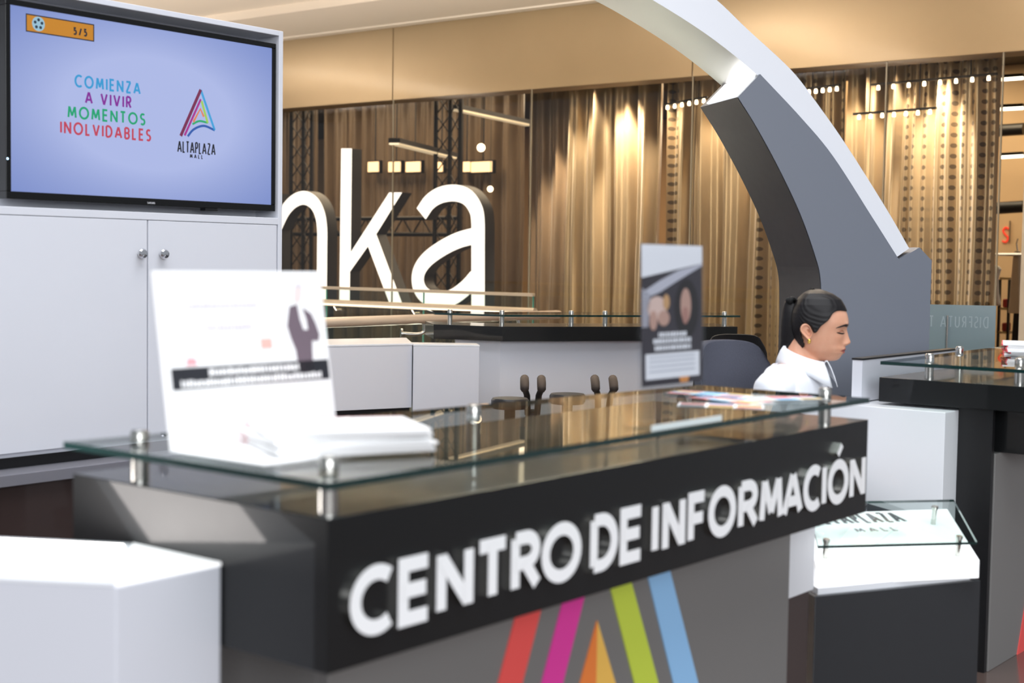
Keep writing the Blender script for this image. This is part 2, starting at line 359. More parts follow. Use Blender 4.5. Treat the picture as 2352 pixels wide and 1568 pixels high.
# rear desk: two black slabs meeting at an angle, white panel below
rk = at(1155, 750, z=1.037); rl = rk + 1.04 * (at(1002, 746, d=8.9) - rk); rl[2] = 1.037; rr = at(1694, 750, z=1.037)
rear = thing('rear_desk', 'low black-topped rear counter with glass shelf and white front behind the chairs', 'desk', (rk[0], rk[1], 0))
back = np.array([.55, .62, 0])
def off(p, k): return p + back * k
def slab(a, b, z0, z1, k0, k1): return MB().prism([tuple(off(a, k0)[:2]), tuple(off(b, k0)[:2]), tuple(off(b, k1)[:2]), tuple(off(a, k1)[:2])], z0, z1)
obj('header', slab(rl, rk, .947, 1.037, 0, .55), BLACK, rear); obj('header', slab(rk, rr, .947, 1.037, 0, .55), BLACK, rear)
g = MB()
for a, b in ((rl, rk), (rk, rr)): g.prism([tuple(off(a, -.06)[:2]), tuple(off(b, -.06)[:2]), tuple(off(b, .5)[:2]), tuple(off(a, .5)[:2])], 1.10, 1.112, 0, 1)
obj('glass_top', g, [GLASS, GEDGE], rear)
for px in (1035, 1155, 1315, 1393, 1668):
    p = at(px, 752, d=8.88 if px < 1160 else 8.9 + (px - 1155) / 539 * .42); p = off(p, .05); standoff(rear, p[0], p[1])
for a, b in ((rl, rk), (rk, rr)):
    p, q = (rl + (rk - rl) * .35, rk) if a is rl else (rk, rr)
    obj('white_panel', slab(p, q, .0, .946, .10, .14), WHITE, rear)

# white low cabinets left of it
def cabinet(name, label, pts, z0, z1):
    t = thing(name, label, 'cabinet', (pts[0][0], pts[0][1], 0), 'white cabinets inside the booth')
    obj('body', MB().prism(pts, z0, z1), WHITE, t, bevel=.003)
    c = np.array(pts).mean(0); ins = [tuple(c + (np.array(p) - c) * .96) for p in pts]
    obj('plinth', MB().prism(ins, 0, z0), BLACKM, t)
    obj('top', MB().prism([tuple(c + (np.array(p) - c) * 1.01) for p in pts], z1, z1 + .012), WHITEB, t, bevel=.002)
c1a = at(690, 793, z=.95); c1b = at(947, 788, z=.95); c2b = at(1100, 790, z=.95)
bk = np.array([.40, .42])
cabinet('low_cabinet', 'long low white cabinet right of the television unit', [tuple(c1a[:2]), tuple(c1b[:2]), tuple(c1b[:2] + bk), tuple(c1a[:2] + bk)], .57, .938)
nb = c1b + (c2b - c1b) * .012
cabinet('low_cabinet', 'short white cabinet end standing left of the rear counter', [tuple(nb[:2] - bk * .05), tuple(c2b[:2] - bk * .05), tuple(c2b[:2] + bk * .25), tuple(nb[:2] + bk * .25)], .0, .935)

# ================================================================== TELEVISION UNIT
TY = 4.40
tvc = thing('television_cabinet', 'tall white two-door cabinet with a recessed niche for the television', 'cabinet', (3.2, 4.6, 0))
x0, x1 = 2.30, 4.015
obj('side_panel', MB().box((x1 - .022, TY, .735), (x1, TY + .45, 2.366)), WHITE, tvc, bevel=.002)
obj('side_panel', MB().box((x0, TY, .735), (x0 + .045, TY + .45, 2.366)), WHITE, tvc, bevel=.002)
obj('top_panel', MB().box((x0 + .045, TY, 2.345), (x1 - .022, TY + .45, 2.366)), WHITE, tvc, bevel=.002)
obj('niche_shelf', MB().box((x0 + .045, TY, 1.577), (x1 - .022, TY + .45, 1.605)), WHITE, tvc, bevel=.002)
obj('niche_back', MB().box((x0 + .045, TY + .14, 1.605), (x1 - .022, TY + .16, 2.345)), WHITE, tvc)
obj('carcass', MB().box((x0 + .045, TY + .02, .735), (x1 - .022, TY + .45, 1.577)), WHITE, tvc)
for a, b, kx in ((2.66, 3.338, 3.300), (3.344, x1 - .030, 3.400)):
    d = obj('door', MB().box((a, TY, .752), (b, TY + .019, 1.575)), WHITE, tvc, bevel=.0015)
    obj('knob', MB().lathe((kx, TY, 1.45), [(.007, 0), (.007, .014), (.017, .018), (.019, .026), (.015, .033), (.004, .035)], 20, (0, -1, 0)), CHROME, d, smooth='auto')
obj('door', MB().box((x0 + .047, TY, .752), (2.654, TY + .019, 1.575)), WHITE, tvc, bevel=.0015)
base = thing('base_counter', 'dark brown glossy base counter under the white television cabinet', 'counter', (3.0, 4.6, 0))
obj('ledge', MB().box((1.6, 4.30, .655), (4.03, 4.9, .695)), mat('grey_ledge', S(120, 120, 128), .3), base, bevel=.002)
obj('recess', MB().box((1.6, TY + .03, .695), (4.0, 4.85, .735)), BLACKM, base)
obj('body', MB().box((1.6, 4.34, 0), (4.0, 4.85, .655)), BROWNG, base)

tv = thing('television', 'black-framed television showing a pale blue slide in the white cabinet niche', 'television', (3.35, TY, 1.605))
TVY = TY + .018; ta, tb, tz0, tz1 = 2.755, 3.982, 1.632, 2.312
fr = MB(); bz = .020
fr.box((ta, TVY - .012, tz0), (tb, TVY + .045, tz0 + .026)).box((ta, TVY - .012, tz1 - bz), (tb, TVY + .045, tz1)).box((ta, TVY - .012, tz0 + .026), (ta + bz, TVY + .045, tz1 - bz)).box((tb - bz, TVY - .012, tz0 + .026), (tb, TVY + .045, tz1 - bz))
obj('frame', fr, mat('piano_black', S(8, 8, 9), .25, coat=.25, spec=.3), tv, bevel=.002)
obj('back_cover', MB().box((ta + .01, TVY + .0, tz0 + .01), (tb - .01, TVY + .05, tz1 - .01)), BLACKM, tv)
obj('wall_mount', MB().box((3.2, TVY + .05, 1.85), (3.5, TVY + .14, 2.1)), BLACKM, tv)
sm = bpy.data.materials.new('tv_screen'); sm.use_nodes = True; nt = sm.node_tree; pb = nt.nodes['Principled BSDF']
pb.inputs['Base Color'].default_value = S(20, 20, 26); pb.inputs['Roughness'].default_value = .15
tcn = nt.nodes.new('ShaderNodeTexCoord'); gr = nt.nodes.new('ShaderNodeTexGradient'); gr.gradient_type = 'QUADRATIC_SPHERE'
mp = nt.nodes.new('ShaderNodeMapping'); mp.inputs['Location'].default_value = (-.5, 0, -.5); mp.inputs['Scale'].default_value = (1, 0, 1)
mp.vector_type = 'POINT'; nt.links.new(tcn.outputs['Generated'], mp.inputs[0]); nt.links.new(mp.outputs[0], gr.inputs[0])
rp = nt.nodes.new('ShaderNodeValToRGB'); rp.color_ramp.elements[0].color = S(112, 134, 200); rp.color_ramp.elements[1].color = S(178, 190, 236); rp.color_ramp.elements[1].position = .45
nt.links.new(gr.outputs[0], rp.inputs[0]); nt.links.new(rp.outputs[0], pb.inputs['Emission Color']); pb.inputs['Emission Strength'].default_value = .92
scn = obj('screen', MB().box((ta + bz, TVY - .008, tz0 + .026), (tb - bz, TVY - .002, tz1 - bz)), sm, tv)
SY = TVY - .008
def emat(n, c, k=1.): return mat('screen_' + n, S(0, 0, 0), .5, emit=k, ecol=S(*c))
NFt = (0, -1, 0)
def tvp(px, py): return at(px, py, y=SY)
for txt, a, b, hh, colr in (('COMIENZA', (171, 201), (323, 217), .046, (52, 152, 208)), ('A VIVIR', (195, 238), (302, 250), .046, (130, 40, 150)), ('MOMENTOS', (155, 272), (334, 288), .046, (24, 160, 112)), ('INOLVIDABLES', (138, 306), (347, 326), .046, (190, 66, 88))):
    p = tvp(*a); q = tvp(*b)
    for ch, m in text_line(txt, (p[0], SY, (p[2] + q[2]) / 2), XU, ZV, NFt, q[0] - p[0], hh, .0076, .22, .0006): obj('letter', m, emat(txt.replace(' ', '_'), colr), scn)
p = tvp(407, 350); q = tvp(495, 357)
for ch, m in text_line('ALTAPLAZA', (p[0], SY, (p[2] + q[2]) / 2), XU, ZV, NFt, q[0] - p[0], .046, .0058, .10, .0006): obj('letter', m, emat('ink', (34, 36, 48)), scn)
p = tvp(436, 363); q = tvp(466, 367)
for ch, m in text_line('MALL', (p[0], SY, p[2]), XU, ZV, NFt, q[0] - p[0], .017, .0035, .5, .0006): obj('letter', m, emat('ink', (34, 36, 48)), scn)
p = tvp(337, 468); 
for ch, m in text_line('SAMSUNG', (p[0], TVY - .012, p[2]), XU, ZV, NFt, .035, .008, .0014, .3, .0004): obj('brand_letter', m, mat('silver_print', S(200, 200, 205), .4), tv)
def logo_stroke(pts, w, colr, t=.0006, curve=True):
    P = [tvp(*p) for p in pts]; P = [(p[0], p[2]) for p in P]
    if curve: P = spline(P, 6)
    obj('logo_stroke', MB().ribbon(P, w, (0, SY, 0), XU, ZV, NFt, t), emat('%d_%d_%d' % colr, colr), scn)
logo_stroke([(415, 312), (461, 206)], .013, (120, 40, 80), .0007, False); logo_stroke([(424, 311), (461, 228)], .009, (168, 40, 140), .0006, False)
logo_stroke([(461, 206), (493, 299)], .010, (64, 160, 216), .0006, False); logo_stroke([(431, 313), (445, 297), (468, 289), (493, 299)], .009, (44, 90, 170))
logo_stroke([(463, 232), (477, 283)], .010, (160, 204, 90), .0006, False); logo_stroke([(442, 285), (458, 278), (477, 282)], .008, (40, 168, 110)); logo_stroke([(444, 280), (460, 250), (468, 268)], .009, (222, 130, 90), .0008, False)
pl = [tvp(60, 32), tvp(215, 62), tvp(215, 97), tvp(60, 71)]; xa, xb = pl[0][0], pl[1][0]; za, zb = pl[3][2], pl[0][2]
obj('counter_plate', MB().box((xa, SY - .0006, za), (xb, SY, zb)), emat('amber', (196, 130, 34)), scn)
bd = MB(); ZZ = [(xa, za), (xb, za), (xb, zb), (xa, zb), (xa, za)]; bd.ribbon(ZZ, .004, (0, SY - .0006, 0), XU, ZV, NFt, .0004); obj('plate_border', bd, emat('ink', (34, 36, 48)), scn)
rc = ((tvp(88, 55)[0]), tvp(88, 55)[2])
obj('reel_icon', MB().lathe((rc[0], SY - .0006, rc[1]), [(.025, 0), (.025, .0006)], 24, NFt), emat('reelblue', (150, 190, 210)), scn)
for k in range(5):
    a = k * 2 * math.pi / 5 + .3; obj('reel_hole', MB().lathe((rc[0] + .014 * math.cos(a), SY - .0012, rc[1] + .014 * math.sin(a)), [(.0055, 0), (.0055, .0005)], 12, NFt), emat('reeldark', (30, 50, 70)), scn)
p = tvp(168, 80)
for ch, m in text_line('5/5', (p[0], SY - .0006, p[2]), XU, ZV, NFt, .058, .028, .006, .3, .0006): obj('letter', m, emat('ink', (34, 36, 48)), scn)
p = at(15, 364, y=TVY - .012); obj('standby_light', MB().lathe((p[0] + .004, TVY - .012, p[2]), [(.004, 0), (.003, .002)], 10, NFt), mat('blue_led', S(180, 220, 255), emit=3.), tv)
obj('infrared_eye', MB().box((3.62, TVY - .012, tz0 - .010), (3.68, TVY + .02, tz0)), BLACKM, tv)
# ================================================================== LIT PLINTHS
LIT = mat('lit_opal_acrylic', S(252, 250, 248), .25, emit=9.0, ecol=S(255, 248, 244))
pl = [(1.351, 1.858), (1.562, 1.858), (1.562, 2.10), (1.062, 2.966), (.851, 2.70)]
lp = thing('display_plinth', 'white plinth with a glowing white top beside the left end of the front desk', 'plinth', (1.3, 2.2, 0))
obj('body', MB().prism(pl, 0, .926), WHITE, lp, bevel=.003)
mid = [(1.351, 1.858), (1.562, 1.858), (1.562, 2.10)]
obj('corner_top', MB().prism(mid, .926, .932), mat('boosted_white_top', S(250, 250, 250), .3, emit=.7), lp)  # faint emission added so this unlit corner clips to white
obj('rim', MB().prism([(1.349, 1.860), (1.560, 2.102), (1.062, 2.966), (.851, 2.70)], .926, .931), WHITEB, lp)
obj('lit_panel', MB().prism([(1.400, 1.935), (1.535, 2.090), (1.060, 2.910), (.890, 2.700)], .931, .934), LIT, lp)

rp_ = thing('display_plinth', 'white tilted lightbox display under glass on a charcoal pedestal beside the right desk', 'plinth', (4.0, 1.9, 0))
zf, sc_ = .62, 1.
FLp = at(1878, 1259, z=zf); FRp = at(2244, 1250, z=zf)
dep = np.array([.30, .24, .055])
BRp = at(2190, 1152, n=(np.cross(FRp - FLp, dep), FLp)); dep = BRp - FRp
BLp = FLp + dep
nrm = np.cross(FRp - FLp, dep); nrm /= np.linalg.norm(nrm)
obj('glass_plate', MB().extrude([FLp, FRp, BRp, BLp], nrm * .008, 0, 1), [GLASS, GEDGE], rp_)
a = at(1876, 1302, z=.570); b = at(2250, 1286, z=.570); rq = at(2176, 1168, n=(nrm, a)); d2 = rq - b
top = [a, b, b + d2, a + d2]; lowz = .515
bot = [np.array([q[0], q[1], lowz]) for q in top]
lb = MB().add(bot + top, [(0, 3, 2, 1), (4, 5, 6, 7), (0, 1, 5, 4), (1, 2, 6, 5), (2, 3, 7, 6), (3, 0, 4, 7)])
obj('lightbox', lb, [mat('lightbox_white', S(250, 251, 252), .3, emit=.5)], rp_, bevel=.002)
eb = (b - a) / np.linalg.norm(b - a); db = d2 / np.linalg.norm(d2)
for u, v in ((.06, .10), (.90, .10), (.06, .80), (.84, .80)):
    c = FLp + (FRp - FLp) * u + dep * v; hg = (c - a) @ nrm; obj('standoff', MB().lathe(c - nrm * hg, [(.008, -.002), (.008, hg - .001), (.011, hg + .009), (.010, hg + .014)], 14, nrm), STEEL, rp_, smooth='auto')
ink = mat('dark_glass_print', S(70, 76, 84), .4)
vv = np.cross(nrm, eb)
for txt, u0, w_, v0, h_ in (('ALTAPLAZA', .14, .60, .42, .095), ('MALL', .34, .26, .24, .034)):
    Lw = np.linalg.norm(b - a)
    for ch, m in text_line(txt, FLp + eb * Lw * u0 + vv * (np.linalg.norm(dep) * v0) + nrm * .0081, eb, vv, nrm, Lw * w_, h_, .012 if len(txt) > 5 else .005, .12 if len(txt) > 5 else .5, .0008): obj('letter', m, ink, rp_)
pa = at(1872, 1370, z=.50); pb_ = at(2252, 1332, z=.50); pd = np.array([.20, .23, 0])
obj('neck', MB().extrude([pa + (pb_ - pa) * .03 + pd * .06, pb_ - (pb_ - pa) * .05 + pd * .06, pb_ - (pb_ - pa) * .05 + pd * .9, pa + (pb_ - pa) * .03 + pd * .9], (0, 0, .018)), WHITEB, rp_)
obj('pedestal', MB().prism([tuple(q[:2]) for q in (pa, pb_, pb_ + pd, pa + pd)], 0, .50), DARKGREY, rp_, bevel=.002)

# ================================================================== COUNTER ITEMS ON THE FRONT DESK
GZ = 1.1125
ls = thing('leaflet_stand', 'white leaning sign board with black banner and printed man on the front desk', 'sign', (1.7, 1.9, GZ))
U_ = np.array([1, 0, 0.]); tilt = np.array([0, .052, .305]); tilt_n = tilt / np.linalg.norm(tilt); Nb = np.cross(U_, tilt_n)
BO = np.array([1.512, 1.928, GZ + .004]); Wd, Ht = .392, np.linalg.norm(tilt)
def bp(u, v): return BO + U_ * u * Wd + tilt_n * v * Ht
obj('board', MB().extrude([bp(0, 0), bp(1, 0), bp(1, 1), bp(0, 1)], -Nb * .004), PAPER, ls, bevel=.0015)
obj('foot', MB().box((1.512, 1.665, GZ), (1.904, 1.932, GZ + .004)), ACRY, ls)
obj('foot_sheet', MB().box((1.516, 1.70, GZ + .0042), (1.79, 1.925, GZ + .006)), PAPER, ls)
def printed(name, poly, m, h=.0008): obj(name, MB().extrude([bp(u, v) + Nb * .0001 for u, v in poly], Nb * h), m, ls)
printed('banner', [(.045, .335), (.985, .335), (.985, .455), (.045, .455)], BLK)
rng = random.Random(3)
def illegible(v, u0, u1, h, m, seed):
    r = random.Random(seed); u = u0; mb = MB()
    while u < u1:
        w = r.uniform(.010, .022); hh = h * r.uniform(.8, 1.)
        mb.extrude([bp(u, v) + Nb * .0011, bp(u + w, v) + Nb * .0011, bp(u + w, v + hh) + Nb * .0011, bp(u, v + hh) + Nb * .0011], Nb * .0004); u += w + r.uniform(.004, .008)
    obj('print_line', mb, m, ls)
illegible(.345, .09, .93, .042, PAPER, 1); illegible(.402, .25, .78, .040, PAPER, 2)
LG = mat('pale_grey_print', S(222, 217, 222), .6); LG2 = mat('light_grey_print', S(238, 235, 238), .6)
illegible(.79, .17, .56, .026, LG, 4); illegible(.66, .26, .52, .034, LG, 5); illegible(.90, .28, .50, .018, LG2, 6); illegible(.16, .18, .36, .02, LG2, 7); illegible(.25, .6, .8, .02, LG2, 8)
printed('red_mark', [(.13, .468), (.19, .468), (.185, .505), (.14, .51)], mat('pink_print', S(246, 170, 176), .5))
printed('red_mark', [(.57, .54), (.64, .54), (.64, .60), (.57, .60)], mat('peach_print', S(248, 186, 176), .5))
SUIT = mat('suit_print', S(112, 98, 108), .6)
def zb5(pts):
    out = []
    for X_, Y_ in pts:
        x, y = 300 + X_ / 2.614, 600 + Y_ / 2.614; tt = (y - 637) / (1055 - 637); lft = 345 + 55 * tt; rgt = 702 + 68 * tt; u = (x - lft) / (rgt - lft); bot = 1055 - 60 * u
        out.append((u, 1 - (y - 637) / (bot - 637)))
    return out
printed('suit', zb5([(872, 305), (864, 420), (890, 492), (922, 560), (938, 640), (945, 705), (1035, 705), (1030, 640), (1022, 560), (1018, 502), (1058, 502), (1062, 465), (1035, 400), (1005, 345), (965, 320), (915, 292)]), SUIT)
printed('shirt', zb5([(915, 290), (945, 308), (975, 380), (988, 440), (962, 440), (938, 380)]), PAPER, .0012)
printed('face', zb5([(895, 265), (893, 215), (905, 190), (930, 190), (942, 215), (938, 265), (918, 290)]), mat('print_skin', S(236, 222, 220), .6))
printed('dark_hair', zb5([(894, 212), (898, 180), (915, 166), (936, 176), (944, 205), (930, 192), (905, 192)]), LG)

# stack of booklets in front of it, each a thing
rng = random.Random(11)
SPINE = mat('red_spine', S(226, 92, 102), .5)
def booklet(loc, ang, w, l, t, label, group, spine=True, art=None):
    o = thing('booklet', label, 'booklet', loc, group); c, s = math.cos(ang), math.sin(ang)
    R = lambda x, y, z: (loc[0] + c * x - s * y, loc[1] + s * x + c * y, loc[2] + z)
    pg = MB(); q = [(-w / 2 + .005, -l / 2), (w / 2, -l / 2), (w / 2, l / 2), (-w / 2 + .005, l / 2)]
    pg.extrude([R(x, y, 0) for x, y in q], (0, 0, t)); obj('pages', pg, PAPER, o)
    if spine:
        sp = MB(); q = [(-w / 2, -l / 2), (-w / 2 + .005, -l / 2), (-w / 2 + .005, l / 2), (-w / 2, l / 2)]; sp.extrude([R(x, y, 0) for x, y in q], (0, 0, t)); obj('spine', sp, SPINE, o)
    if art:
        for (u0, v0, u1, v1), m in art:
            a_ = MB(); q = [(u0 * w, v0 * l), (u1 * w, v0 * l), (u1 * w, v1 * l), (u0 * w, v1 * l)]; a_.extrude([R(x, y, t) for x, y in q], (0, 0, .0005)); obj('cover_print', a_, m, o)
    return o
nst = 9
for i in range(nst):
    lab = 'topmost white booklet of the stack before the leaning sign' if i == nst - 1 else 'white booklet in the stack before the leaning sign'
    booklet((1.748 + rng.uniform(-.008, .008), 1.765 + rng.uniform(-.008, .008), GZ + .0062 + i * .0046), math.radians(-118 + rng.uniform(-5, 5)), .205, .275, .0044, lab, 'white booklets stacked on the front desk', True,
            [((-.2, .1, .3, .2), mat('pale_pink_print', S(246, 214, 214), .6))] if i == nst - 1 else None)
# clear acrylic poster holder
ah = thing('poster_holder', 'clear acrylic upright poster holder standing mid-desk at the front glass edge', 'sign', (2.52, 1.57, GZ))
ha = np.array([2.392, 1.560, GZ]); hb = np.array([2.392 + .246, 1.560, GZ]); 
def hp(u, z): return ha + (hb - ha) * u + np.array([0, .012, 0]) * (z / .37) + np.array([0, 0, z])
obj('front_sheet', MB().extrude([hp(0, .01), hp(1, .01), hp(1, .375), hp(0, .375)], (0, -.002, 0)), ACRY, ah)
obj('back_sheet', MB().extrude([hp(0, .01) + (0, .006, 0), hp(1, .01) + (0, .006, 0), hp(1, .375) + (0, .006, 0), hp(0, .375) + (0, .006, 0)], (0, .002, 0)), ACRY, ah)
obj('base', MB().box((2.380, 1.530, GZ), (2.655, 1.60, GZ + .010)), ACRY, ah, bevel=.002)
obj('base_edge', MB().box((2.380, 1.528, GZ), (2.655, 1.530, GZ + .012)), mat('frosted_acrylic_edge', S(225, 236, 236), .4), ah)
pst = obj('poster', MB().extrude([hp(.03, .085) + (0, .003, 0), hp(.985, .085) + (0, .003, 0), hp(.985, .372) + (0, .003, 0), hp(.03, .372) + (0, .003, 0)], (0, .001, 0)), mat('poster_dark', S(52, 46, 54), .4), ah)
def pp(poly, m, k=0): obj('poster_print', MB().extrude([hp(u, z) + (0, .0028 - .0003 * k, 0) for u, z in poly], (0, -.0003, 0)), m, pst)
PW = mat('poster_white', S(246, 247, 252), .45); PG = mat('poster_grey', S(196, 196, 208), .45); PSK = mat('poster_skin', S(196, 156, 140), .5)
pp([(.03, .305), (.985, .335), (.985, .372), (.03, .372)], PW); pp([(.03, .275)] + [(u, .275 + .06 * math.sin((u - .03) * 1.5)) for u in (.3, .6, .985)] + [(.985, .33), (.6, .30), (.3, .275), (.03, .26)], PG, 1)
def el(cu, cz, ru, rz, n=20): return [(cu + ru * math.cos(2 * math.pi * k / n), cz + rz * math.sin(2 * math.pi * k / n)) for k in range(n)]
PDK = mat('poster_hair', S(28, 22, 24), .5)
pp(el(.73, .240, .19, .062), PDK, 1); pp(el(.71, .247, .085, .036), PSK, 2); pp(el(.70, .226, .05, .018), mat('poster_skin_shade', S(176, 128, 116), .5), 3)
pp(el(.26, .243, .15, .024), mat('poster_skin_light', S(226, 196, 184), .5), 1); pp(el(.36, .222, .09, .016), PSK, 2); pp(el(.20, .218, .06, .020), PSK, 2); pp(el(.40, .255, .05, .016), mat('poster_amber', S(206, 160, 110), .5), 3)
pp([(.03, .205), (.12, .205), (.16, .27), (.03, .285)], mat('poster_silver', S(168, 166, 176), .45), 1)
for z, u0, u1 in ((.183, .28, .72), (.170, .20, .80), (.156, .22, .80)):
    r = random.Random(int(z * 1000)); mb = MB(); u = u0
    while u < u1:
        w = r.uniform(.02, .05); mb.extrude([hp(u, z) + (0, .0024, 0), hp(u + w, z) + (0, .0024, 0), hp(u + w, z + .010) + (0, .0024, 0), hp(u, z + .010) + (0, .0024, 0)], (0, -.0003, 0)); u += w + .012
    obj('poster_text_line', mb, PW, pst)
pp([(.08, .098), (.93, .098), (.93, .150), (.08, .150)], PW, 1)
for z in (.112, .122, .132, .141): pp([(.13, z), (.85, z), (.85, z + .003), (.13, z + .003)], mat('poster_grey_line', S(190, 194, 204), .5), 2)
pp([(.62, .086), (.74, .086), (.76, .098), (.60, .098)], mat('poster_orange', S(226, 150, 80), .5), 1)
# loose colourful leaflets at the right end
rng = random.Random(5)
CT = [mat('leaf_' + str(i), S(*c), .5) for i, c in enumerate(((214, 96, 92), (120, 176, 214), (226, 188, 92), (236, 226, 214), (214, 140, 150), (94, 110, 120)))]
for i, (x, y, an, lab) in enumerate(((2.93, 1.69, .5, 'colourful leaflet lying nearest the acrylic poster holder'), (3.06, 1.74, -.2, 'blue and red printed leaflet in the middle of the loose leaflets'), (3.18, 1.66, .9, 'patterned leaflet lying nearest the right end of the front glass'), (3.13, 1.84, .1, 'pale leaflet furthest back among the loose leaflets'))):
    art = [((a_ / 4 - .48, b_ / 3 - .48, a_ / 4 - .27, b_ / 3 - .19), rng.choice(CT)) for a_ in range(4) for b_ in range(3)]
    booklet((x, y, GZ + i * .0012), an, .10, .20, .001, lab, 'loose leaflets on the front desk', False, art)
# booklets on the right desk
for i in range(7):
    lab = 'uppermost red-spined booklet on the right desk glass' if i == 6 else 'red-spined white booklet in the stack on the right desk'
    booklet((5.62 + rng.uniform(-.01, .01) + .0, 1.86 + rng.uniform(-.01, .01), GZ + i * .0062), math.radians(-68 + rng.uniform(-4, 4)), .21, .29, .0058, lab, 'red-spined booklets on the right desk', True,
            [((-.1, -.15, .3, .05), mat('pink_cover_print', S(236, 150, 156), .6))] if i == 6 else None)
# ================================================================== ARCH
AN = np.array([.61, .792, 0]); AN /= np.linalg.norm(AN); AP = at(1885, 620, d=6.2); AE = np.array([AN[1], -AN[0], 0])
def ap(px, py, dz=0):
    p = at(px, py, n=(AN, AP)); return np.array([(p - AP) @ AE, p[2]])
def a3(q, o): return AP * (1, 1, 0) + AE * q[0] + np.array([0, 0, q[1]]) + AN * o
arch = thing('light_arch', 'tall curved arch with grey leg and white band rising above the seated woman', 'arch', (AP[0], AP[1], 0))
outer = [ap(*q) for q in ((2093, 570), (2040, 478), (1950, 335), (1880, 235), (1820, 158), (1720, 65), (1652, 0))]
inner = [ap(*q) for q in ((2062, 592), (2000, 492), (1910, 352), (1835, 262), (1740, 168), (1630, 80), (1505, 0))]
# carry the curve on beyond the frame, up to the crown
def carry(P, n, ang, step):
    P = list(P); d = P[-1] - P[-2]; a = math.atan2(d[1], d[0])
    for i in range(n): a += ang; P.append(P[-1] + step * np.array([math.cos(a), math.sin(a)]))
    return P
outer = carry(outer, 7, .085, .22); inner = carry(inner, 7, .075, .21)
O = spline(outer, 6); I = spline(inner, 6); n = len(O)
BD0, BD1 = .018, .418
band = MB()
for k in range(n - 1):
    q = [a3(O[k], BD0), a3(O[k + 1], BD0), a3(I[k + 1], BD0), a3(I[k], BD0), a3(O[k], BD1), a3(O[k + 1], BD1), a3(I[k + 1], BD1), a3(I[k], BD1)]
    band.add(q, [(0, 1, 2, 3), (7, 6, 5, 4), (0, 4, 5, 1)])
obj('band', band, mat('arch_white', S(226, 228, 234), .35), arch, smooth='auto')
und = MB()
for k in range(n - 1): und.add([a3(I[k], BD0), a3(I[k + 1], BD0), a3(I[k + 1], BD1), a3(I[k], BD1)], [(0, 1, 2, 3)])
obj('underside', und, mat('arch_silver', S(206, 205, 202), .32, metal=.4, nscale=3), arch, smooth='auto')
sl_in = spline([ap(*q) for q in ((1695, 223), (1738, 292), (1790, 388), (1838, 490), (1872, 585), (1885, 640), (1887, 720))], 6)
bottom = -.0
def gz(p): return np.array([p[0], 0.0])
sl_out = spline([ap(*q) for q in ((1746, 170), (1838, 268), (1913, 358), (2003, 498), (2065, 596))], 6) + [ap(2112, 568), ap(2140, 598)]
e_ = sl_out[-1].copy(); e_[1] = 0; b_ = sl_in[-1].copy(); b_[1] = 0
loop = sl_in + [b_, e_] + sl_out[::-1]
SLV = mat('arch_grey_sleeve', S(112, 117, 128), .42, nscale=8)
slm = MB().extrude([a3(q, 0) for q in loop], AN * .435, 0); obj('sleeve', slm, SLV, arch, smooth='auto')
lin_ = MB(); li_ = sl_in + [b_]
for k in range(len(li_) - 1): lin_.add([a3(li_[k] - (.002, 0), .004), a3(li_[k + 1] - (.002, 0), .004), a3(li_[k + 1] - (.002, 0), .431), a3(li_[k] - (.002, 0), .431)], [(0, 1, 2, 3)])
obj('inner_face_strip', lin_, mat('dark_inner_face', S(58, 58, 62), .45), arch, smooth='auto')  # darker colour strip laid over the sleeve's inner face
tl, tr = sl_in[0], sl_out[0]; up_ = np.array([tr[1] - tl[1], -(tr[0] - tl[0])]); up_ = -up_ / np.linalg.norm(up_)
if up_[1] < 0: up_ = -up_
lerp = lambda a, b, t: a + (b - a) * t
lampq = [a3(lerp(tl, tr, .06) + up_ * .003, .03), a3(lerp(tl, tr, .92) + up_ * .003, .03), a3(lerp(tl, tr, .92) + up_ * .003, .36), a3(lerp(tl, tr, .06) + up_ * .003, .36)]
obj('uplight', MB().extrude(lampq, (up_[0] * AE[0] * .004, up_[0] * AE[1] * .004, up_[1] * .004)), mat('uplight_glow', S(250, 250, 248), .4, emit=4.), arch)

# ================================================================== STORE: sign letters, curtains, trusses, lights
SLX = 12.22
SIGNF = mat('lit_sign_face', S(255, 255, 255), .4, emit=1.7); SIGNR = mat('sign_return', S(52, 54, 58), .45)
def rz(x, y): p = at(600 + x / 2.34, 150 + y / 2.34, x=SLX); return np.array([-p[1], p[2]])     # sign plane, seen from the mall: right is -Y
def sign_letter(lab, strokes, polys=()):
    allp = [rz(*q) for s_, w in strokes for q in s_] + [rz(*q) for P in polys for q in P]; c = np.array(allp).mean(0); zb = min(p[1] for p in allp)
    t = thing('sign_letter', lab, 'sign', (SLX, -c[0], zb), 'big white store sign letters')
    Oo, U, V, N = (SLX, 0, 0), (0, -1, 0), (0, 0, 1), (-1, 0, 0)
    fa, re = MB(), MB()
    for si_, (s_, w) in enumerate(strokes):
        P = spline([rz(*q) for q in s_], 7) if len(s_) > 2 else [rz(*q) for q in s_]; wd = w / 2.34 / 3267 * 15.6 / .70
        fa.ribbon(P, wd, Oo, U, V, N, .006 + .002 * si_); re.ribbon(P, wd * 1.03, (SLX + .001, 0, 0), U, V, (1, 0, 0), .17)
    for P in polys:
        Q = [rz(*q) for q in P]; fa.extrude([(SLX, -q[0], q[1]) for q in Q], (-.006, 0, 0)); re.extrude([(SLX + .001, -q[0], q[1]) for q in Q], (.17, 0, 0))
    obj('face', fa, SIGNF, t); obj('return', re, SIGNR, t, smooth='auto')
W1 = 57
sign_letter('glowing white letter k of the store sign', [], [[(432, 447), (487, 447), (481, 1008), (690, 683), (757, 683), (618, 907), (762, 1292), (696, 1292), (575, 970), (477, 1108), (475, 1282), (422, 1282)]])
